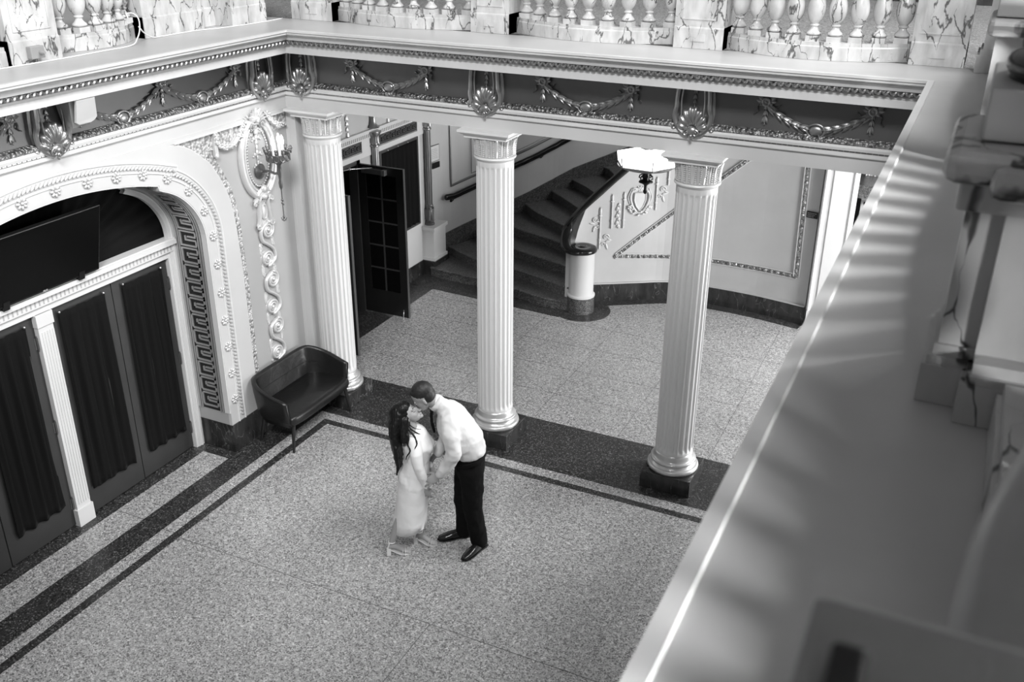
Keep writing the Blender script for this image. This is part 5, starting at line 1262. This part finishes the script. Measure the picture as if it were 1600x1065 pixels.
m.limb([Lc(.005,.262,1.075),Lc(-.022,.258,1.035)], [.054,.054], 16)
m.limb([Lc(.07,-.13,1.545),Lc(.09,-.23,1.42),Lc(.08,-.26,1.28),Lc(-.05,-.12,1.04)], [.085,.082,.070,.050], 18)
m.limb([Lc(.01,.05,1.665),Lc(-.035,.0,1.69)], [.06,.07], 14)
shirt = m.build('shirt', M_SHIRT, man, smooth=2); remesh(shirt, .009, 7, .030, .11)
m = MB(); Mc = Matrix.Translation(Lc(-.045,0,1.675)) @ Matrix.Rotation(R(-52),4,'Y'); m.lathe([(.082,-.03),(.086,.0),(.080,.028),(.074,.028),(.074,-.03)], 30, Mc); m.build('collar', M_SHIRT, man, smooth=2)
m = MB(); m.limb([Lc(-.092,.02,1.61),Lc(-.100,.02,1.55),Lc(-.095,.02,1.46),Lc(-.075,.02,1.38)], [(.024,.016),(.028,.014),(.036,.014),(.04,.012)], 10); m.build('tie', M_TROUS, man, smooth=2)
m = MB()
m.limb([Lc(.27,0,1.075),Lc(.268,0,.95)], [(.182,.148),(.185,.150)], 24)
m.limb([Lc(.275,.085,.98),Lc(.285,.095,.75),Lc(.285,.09,.52),Lc(.325,.075,.28),Lc(.350,.062,.105)], [(.105,.130),(.105,.115),(.098,.100),(.09,.090),(.088,.090)], 18)
m.limb([Lc(.245,-.085,.98),Lc(.215,-.10,.75),Lc(.195,-.11,.52),Lc(.205,-.12,.28),Lc(.200,-.125,.10)], [(.105,.130),(.10,.112),(.092,.098),(.086,.088),(.085,.090)], 18)
tr = m.build('trousers', M_TROUS, man, smooth=2); remesh(tr, .010, 4, .02, .10)
m = MB(); Tb = Matrix.Translation(Lc(.272,0,1.075)) @ Matrix.Rotation(R(-18),4,'Y') @ Matrix.Diagonal((.162,.195,1,1)); m.lathe([(.98,-.02),(1.0,-.018),(1.0,.018),(.98,.02),(.9,.02),(.9,-.02)], 40, Tb); m.build('belt', M_TROUS, man, smooth=True)
def shoe(name, heel, toe, parent, mat, s=1.0):
    h = Vector(Lc(*heel,0)); t = Vector(Lc(*toe,0)); d = t-h; Ld = d.length; u = d.normalized(); v = Vector((-u.y,u.x,0)); m = MB()
    def P(f, z): return h+d*f+Vector((0,0,z))
    m.limb([P(.10,.055),P(.30,.058),P(.55,.050),P(.75,.040),P(.90,.033)], [(.040*s,.050),(.042*s,.052),(.049*s,.042),(.050*s,.032),(.038*s,.024)], 16, ref=tuple(v))
    m.limb([P(.14,.08),P(.20,.13)], [(.046,.055),(.045,.052)], 14, ref=tuple(v)); o = m.build(name, mat, parent, smooth=2); remesh(o, .006, 3)
    k = MB(); out = [(0,-.030),(0,.030),(.12,.040),(.35,.040),(.62,.054),(.80,.053),(.93,.036),(1.0,.0),(.93,-.036),(.80,-.053),(.62,-.054),(.35,-.040),(.12,-.040)]
    poly = [((h+d*f+v*(q*s)).x,(h+d*f+v*(q*s)).y) for f,q in out]; k.prism(poly, .008, .020, 'xy'); hp = [((h+d*f+v*(q*s)).x,(h+d*f+v*(q*s)).y) for f,q in ((0,-.032),(0,.032),(.1,.038),(.27,.038),(.27,-.038),(.1,-.038))]; k.prism(hp, .001, .010, 'xy'); k.build('sole', M_SHOE, o)
shoe('shoe', (.425,.005), (.170,.285), man, M_SHOE); shoe('shoe', (.255,-.155), (-.085,-.083), man, M_SHOE)
m = MB(); m.tube([(Vector(Lc(-.15,.225,.955))+Vector((.011*cos(a)*.6,.011*cos(a)*.5,.011*sin(a)))) for a in [2*pi*k/14 for k in range(14)]], .0022, 5, closed=True); m.build('ring', M_STEEL, man)
# ---- the woman
wb = MB(); WH = head_mat(Lc(-.334,.05,1.590), (.74,0,.67), 1.10); head(wb, WH, True)
wb.limb([Lc(-.272,.05,1.38),Lc(-.285,.05,1.46),Lc(-.315,.05,1.53)], [(.052,.050),(.044,.045),(.046,.048)], 16)
wb.limb([Lc(-.28,.05,.90),Lc(-.265,.05,1.08),Lc(-.245,.05,1.25),Lc(-.265,.05,1.38)], [(.15,.12),(.12,.10),(.14,.12),(.125,.07)], 18)
for s in (1,-1):
    wb.limb([Lc(-.268,.05+.135*s,1.375), Lc(-.235,.05+.19*s,1.12) if s>0 else Lc(-.22,-.12,1.12), Lc(-.168,.195,.87) if s>0 else Lc(-.12,-.06,.92)], [.045,.034,.025], 12)
wb.limb([Lc(-.29,.10,.85),Lc(-.40,.115,.52),Lc(-.475,.122,.34),Lc(-.535,.125,.155)], [.08,.055,.045,.031], 12)
wb.limb([Lc(-.27,.0,.85),Lc(-.24,-.02,.52),Lc(-.25,-.03,.34),Lc(-.272,-.04,.155)], [.08,.055,.045,.031], 12)
for (hx,hc),(tx,tc) in (((-.575,.128),(-.365,.118)),((-.300,-.052),(-.100,.0))):
    a = Vector(Lc(hx,hc,.105)); b = Vector(Lc(tx,tc,.028)); dd = b-a; side = Vector((-dd.y,dd.x,0)).normalized()
    wb.limb([a+Vector((.012,0,0)), a+dd*.35+Vector((0,0,.022)), a+dd*.65+Vector((0,0,.008)), a+dd*.88], [(.027,.030),(.028,.032),(.036,.022),(.036,.015)], 12, ref=tuple(side))
    for q in range(5): bb_ = a+dd*.95+side*((q-2)*.0145); wb.limb([bb_, bb_+Vector((dd.x,dd.y,0)).normalized()*(.026-.003*abs(q-1))], [.0085,.007], 8, ref=tuple(side))
hand(wb, Lc(-.160,.190,.835), (.12,.10,-.95), (-.2,-.9,.1), -1, .98, .5)
hand(wb, Lc(-.115,-.05,.90), (.2,-.1,-.8), (.1,.8,.1), 1, .98, .6)
wom = wb.build('person', M_SKINW, smooth=2); wom.location = ORG; wom.rotation_euler = (0,0,ANG); remesh(wom, .0046, 3)
tag(wom, 'woman with long dark hair in a long white dress, face tilted up in a kiss', 'person', None)
face_bits(WH, wom, True)
m = MB()
m.limb([Lc(-.305,.055,.72),Lc(-.288,.05,.84),Lc(-.275,.05,.98),Lc(-.262,.05,1.09),Lc(-.245,.05,1.18),Lc(-.228,.05,1.26),Lc(-.245,.05,1.335)], [(.172,.152),(.192,.162),(.180,.145),(.155,.128),(.160,.140),(.172,.158),(.155,.115)], 26)
for s in (1,-1): m.ell(Lc(-.146,.05+.07*s,1.245), (.064,.066,.062), None, 14, 10)
m.ell(Lc(-.345,.05,.90), (.105,.175,.14), None, 14, 10)
m.limb([Lc(-.268,.175,1.360),Lc(-.245,.238,1.24),Lc(-.230,.248,1.12),Lc(-.195,.225,.98),Lc(-.166,.198,.865)], [.066,.064,.056,.047,.036], 16)
m.limb([Lc(-.268,-.075,1.365),Lc(-.24,-.13,1.22),Lc(-.215,-.12,1.12),Lc(-.13,-.06,.94)], [.060,.054,.046,.034], 16)
dr = m.build('dress', M_DRESS, wom, smooth=2); remesh(dr, .0085, 5, .012, .14)
# hem skirt: open cone below the remeshed part
m = MB(); N = 40; rowsz = [(.86,-.287,.05,.186,.156),(.74,-.300,.052,.187,.162),(.62,-.315,.055,.178,.160),(.50,-.332,.058,.170,.162),(.39,-.345,.06,.164,.168),(.29,-.352,.062,.162,.176)]; vs = []
for j,(z,rx,cc,sa,sb_) in enumerate(rowsz):
    for k in range(N):
        a = 2*pi*k/N; f = 1+.010*j*sin(3*a+.6+j*.5)+.004*j*sin(7*a+j); vs.append(Lc(rx+sb_*cos(a)*f, cc+sa*sin(a)*f, z+(.035*cos(a) if j == 5 else 0)))
for j,(z,rx,cc,sa,sb_) in enumerate(reversed(rowsz)):
    for k in range(N): a = 2*pi*k/N; vs.append(Lc(rx+(sb_-.008)*cos(a), cc+(sa-.008)*sin(a), z+(.035*cos(a) if j == 0 else 0)))
m.add(vs, [(j*N+k,j*N+(k+1)%N,(j+1)*N+(k+1)%N,(j+1)*N+k) for j in range(11) for k in range(N)]); m.build('hem', M_DRESS, wom, smooth=2)
m = MB(); m.ell((-.030,0,.040),(.104,.088,.100),WH,22,14); m.ell((.012,0,.066),(.080,.080,.062),WH,18,12); m.ell((-.07,0,-.02),(.075,.088,.085),WH,18,12)
m.limb([Lc(-.40,.05,1.60),Lc(-.445,.06,1.50),Lc(-.452,.075,1.38),Lc(-.44,.085,1.26),Lc(-.425,.09,1.16),Lc(-.425,.10,1.09)], [(.105,.075),(.125,.070),(.135,.062),(.125,.055),(.10,.045),(.065,.03)], 20)
for s in (-1,1): m.limb([Lc(-.35,.05+.075*s,1.56),Lc(-.36,.05+.105*s,1.47),Lc(-.36,.06+.13*s,1.38)], [.045,.045,.035], 12)
rnd = random.Random(11)
for k in range(11):
    c_ = -.05+.026*k; w0 = rnd.uniform(-.01,.01); m.limb([Lc(-.435+w0,c_,1.30),Lc(-.445-w0,c_+.008,1.18),Lc(-.415+w0*2,c_-.006,1.09),Lc(-.435+w0,c_+.012,1.03+rnd.uniform(-.02,.03))], [.024,.022,.018,.008], 8)
for (pts, r_) in (([(-.335,.145,1.52),(-.285,.185,1.46),(-.255,.205,1.42),(-.235,.245,1.37),(-.262,.262,1.31),(-.238,.272,1.25),(-.262,.27,1.21)],.012),([(-.34,.16,1.48),(-.315,.20,1.42),(-.325,.225,1.35),(-.30,.25,1.30),(-.335,.25,1.24),(-.345,.25,1.20)],.014),([(-.325,.13,1.50),(-.265,.15,1.455),(-.215,.145,1.42),(-.185,.13,1.405)],.010),([(-.30,.10,1.49),(-.25,.11,1.46),(-.20,.09,1.44)],.007)):
    B = bez([Lc(*p) for p in pts], 4); m.limb(B, [r_*(1-.6*i/len(B)) for i in range(len(B))], 8)
hh = m.build('long_hair', M_HAIRW, wom, smooth=2); remesh(hh, .0058, 2, .006, .03)
for (hx,hc),(tx,tc) in (((-.590,.128),(-.352,.118)),((-.318,-.053),(-.088,.001))):
    h = Vector(Lc(hx,hc,0)); t_ = Vector(Lc(tx,tc,0)); d = t_-h; u = d.normalized(); v = Vector((-u.y,u.x,0)); m = MB()
    for i in range(10):
        f0, f1 = i/10, (i+1)/10
        def zz(f): return .082*(1-min(1,f/.62))**1.3+.008 if f < .62 else .008
        def ww(f): return .026+.014*max(0,min(1,(f-.35)/.3))-.018*max(0,(f-.85)/.15)
        a0, a1 = h+d*f0, h+d*f1; m.add([a0-v*ww(f0)+Vector((0,0,zz(f0))),a0+v*ww(f0)+Vector((0,0,zz(f0))),a1+v*ww(f1)+Vector((0,0,zz(f1))),a1-v*ww(f1)+Vector((0,0,zz(f1))),a0-v*ww(f0)+Vector((0,0,zz(f0)+.010)),a0+v*ww(f0)+Vector((0,0,zz(f0)+.010)),a1+v*ww(f1)+Vector((0,0,zz(f1)+.010)),a1-v*ww(f1)+Vector((0,0,zz(f1)+.010))], [(0,3,2,1),(4,5,6,7),(0,1,5,4),(1,2,6,5),(2,3,7,6),(3,0,4,7)])
    q = [h+d*.0-v*.024, h+d*.0+v*.024, h+d*.17+v*.024, h+d*.17-v*.024]; m.add([(p.x,p.y,.001) for p in q]+[(p.x,p.y,.085) for p in q], [(0,1,2,3),(4,7,6,5),(0,4,5,1),(1,5,6,2),(2,6,7,3),(3,7,4,0)])
    for f,zt_,wd in ((.78,.060,.024),(.68,.070,.014)):
        m.tube([h+d*f-v*.040+Vector((0,0,.012)), h+d*f-v*.028+Vector((0,0,zt_*.8)), h+d*f+Vector((0,0,zt_)), h+d*f+v*.028+Vector((0,0,zt_*.8)), h+d*f+v*.040+Vector((0,0,.012))], [(.004,wd)]*5, 8)
    ac = h+d*.235+Vector((0,0,.158)); m.tube([ac+u*(.034*cos(a))+v*(.034*sin(a)) for a in [2*pi*k/18 for k in range(18)]], .0055, 6, closed=True)
    for s in (-1,1): m.tube([h+d*.05+v*(.022*s)+Vector((0,0,.09)), h+d*.12+v*(.030*s)+Vector((0,0,.155))], .007, 6)
    m.build('heeled_sandal', M_WHITEP, wom, smooth=True)
# ============================================================ GALLERY ROOFS, UNSEEN, EXTENDED TO SHADE THE RIGHT PIERS AND RAIL
m = MB(); m.box(8.35,13,-12.4,-.4,7.4,7.6); m.box(6.4,8.35,-9.35,-5.9,7.4,7.6); m.box(-6,8.35,-12.4,-9.35,7.4,7.6); struct(m.build('ceiling_gallery_shade', P_LIGHT))
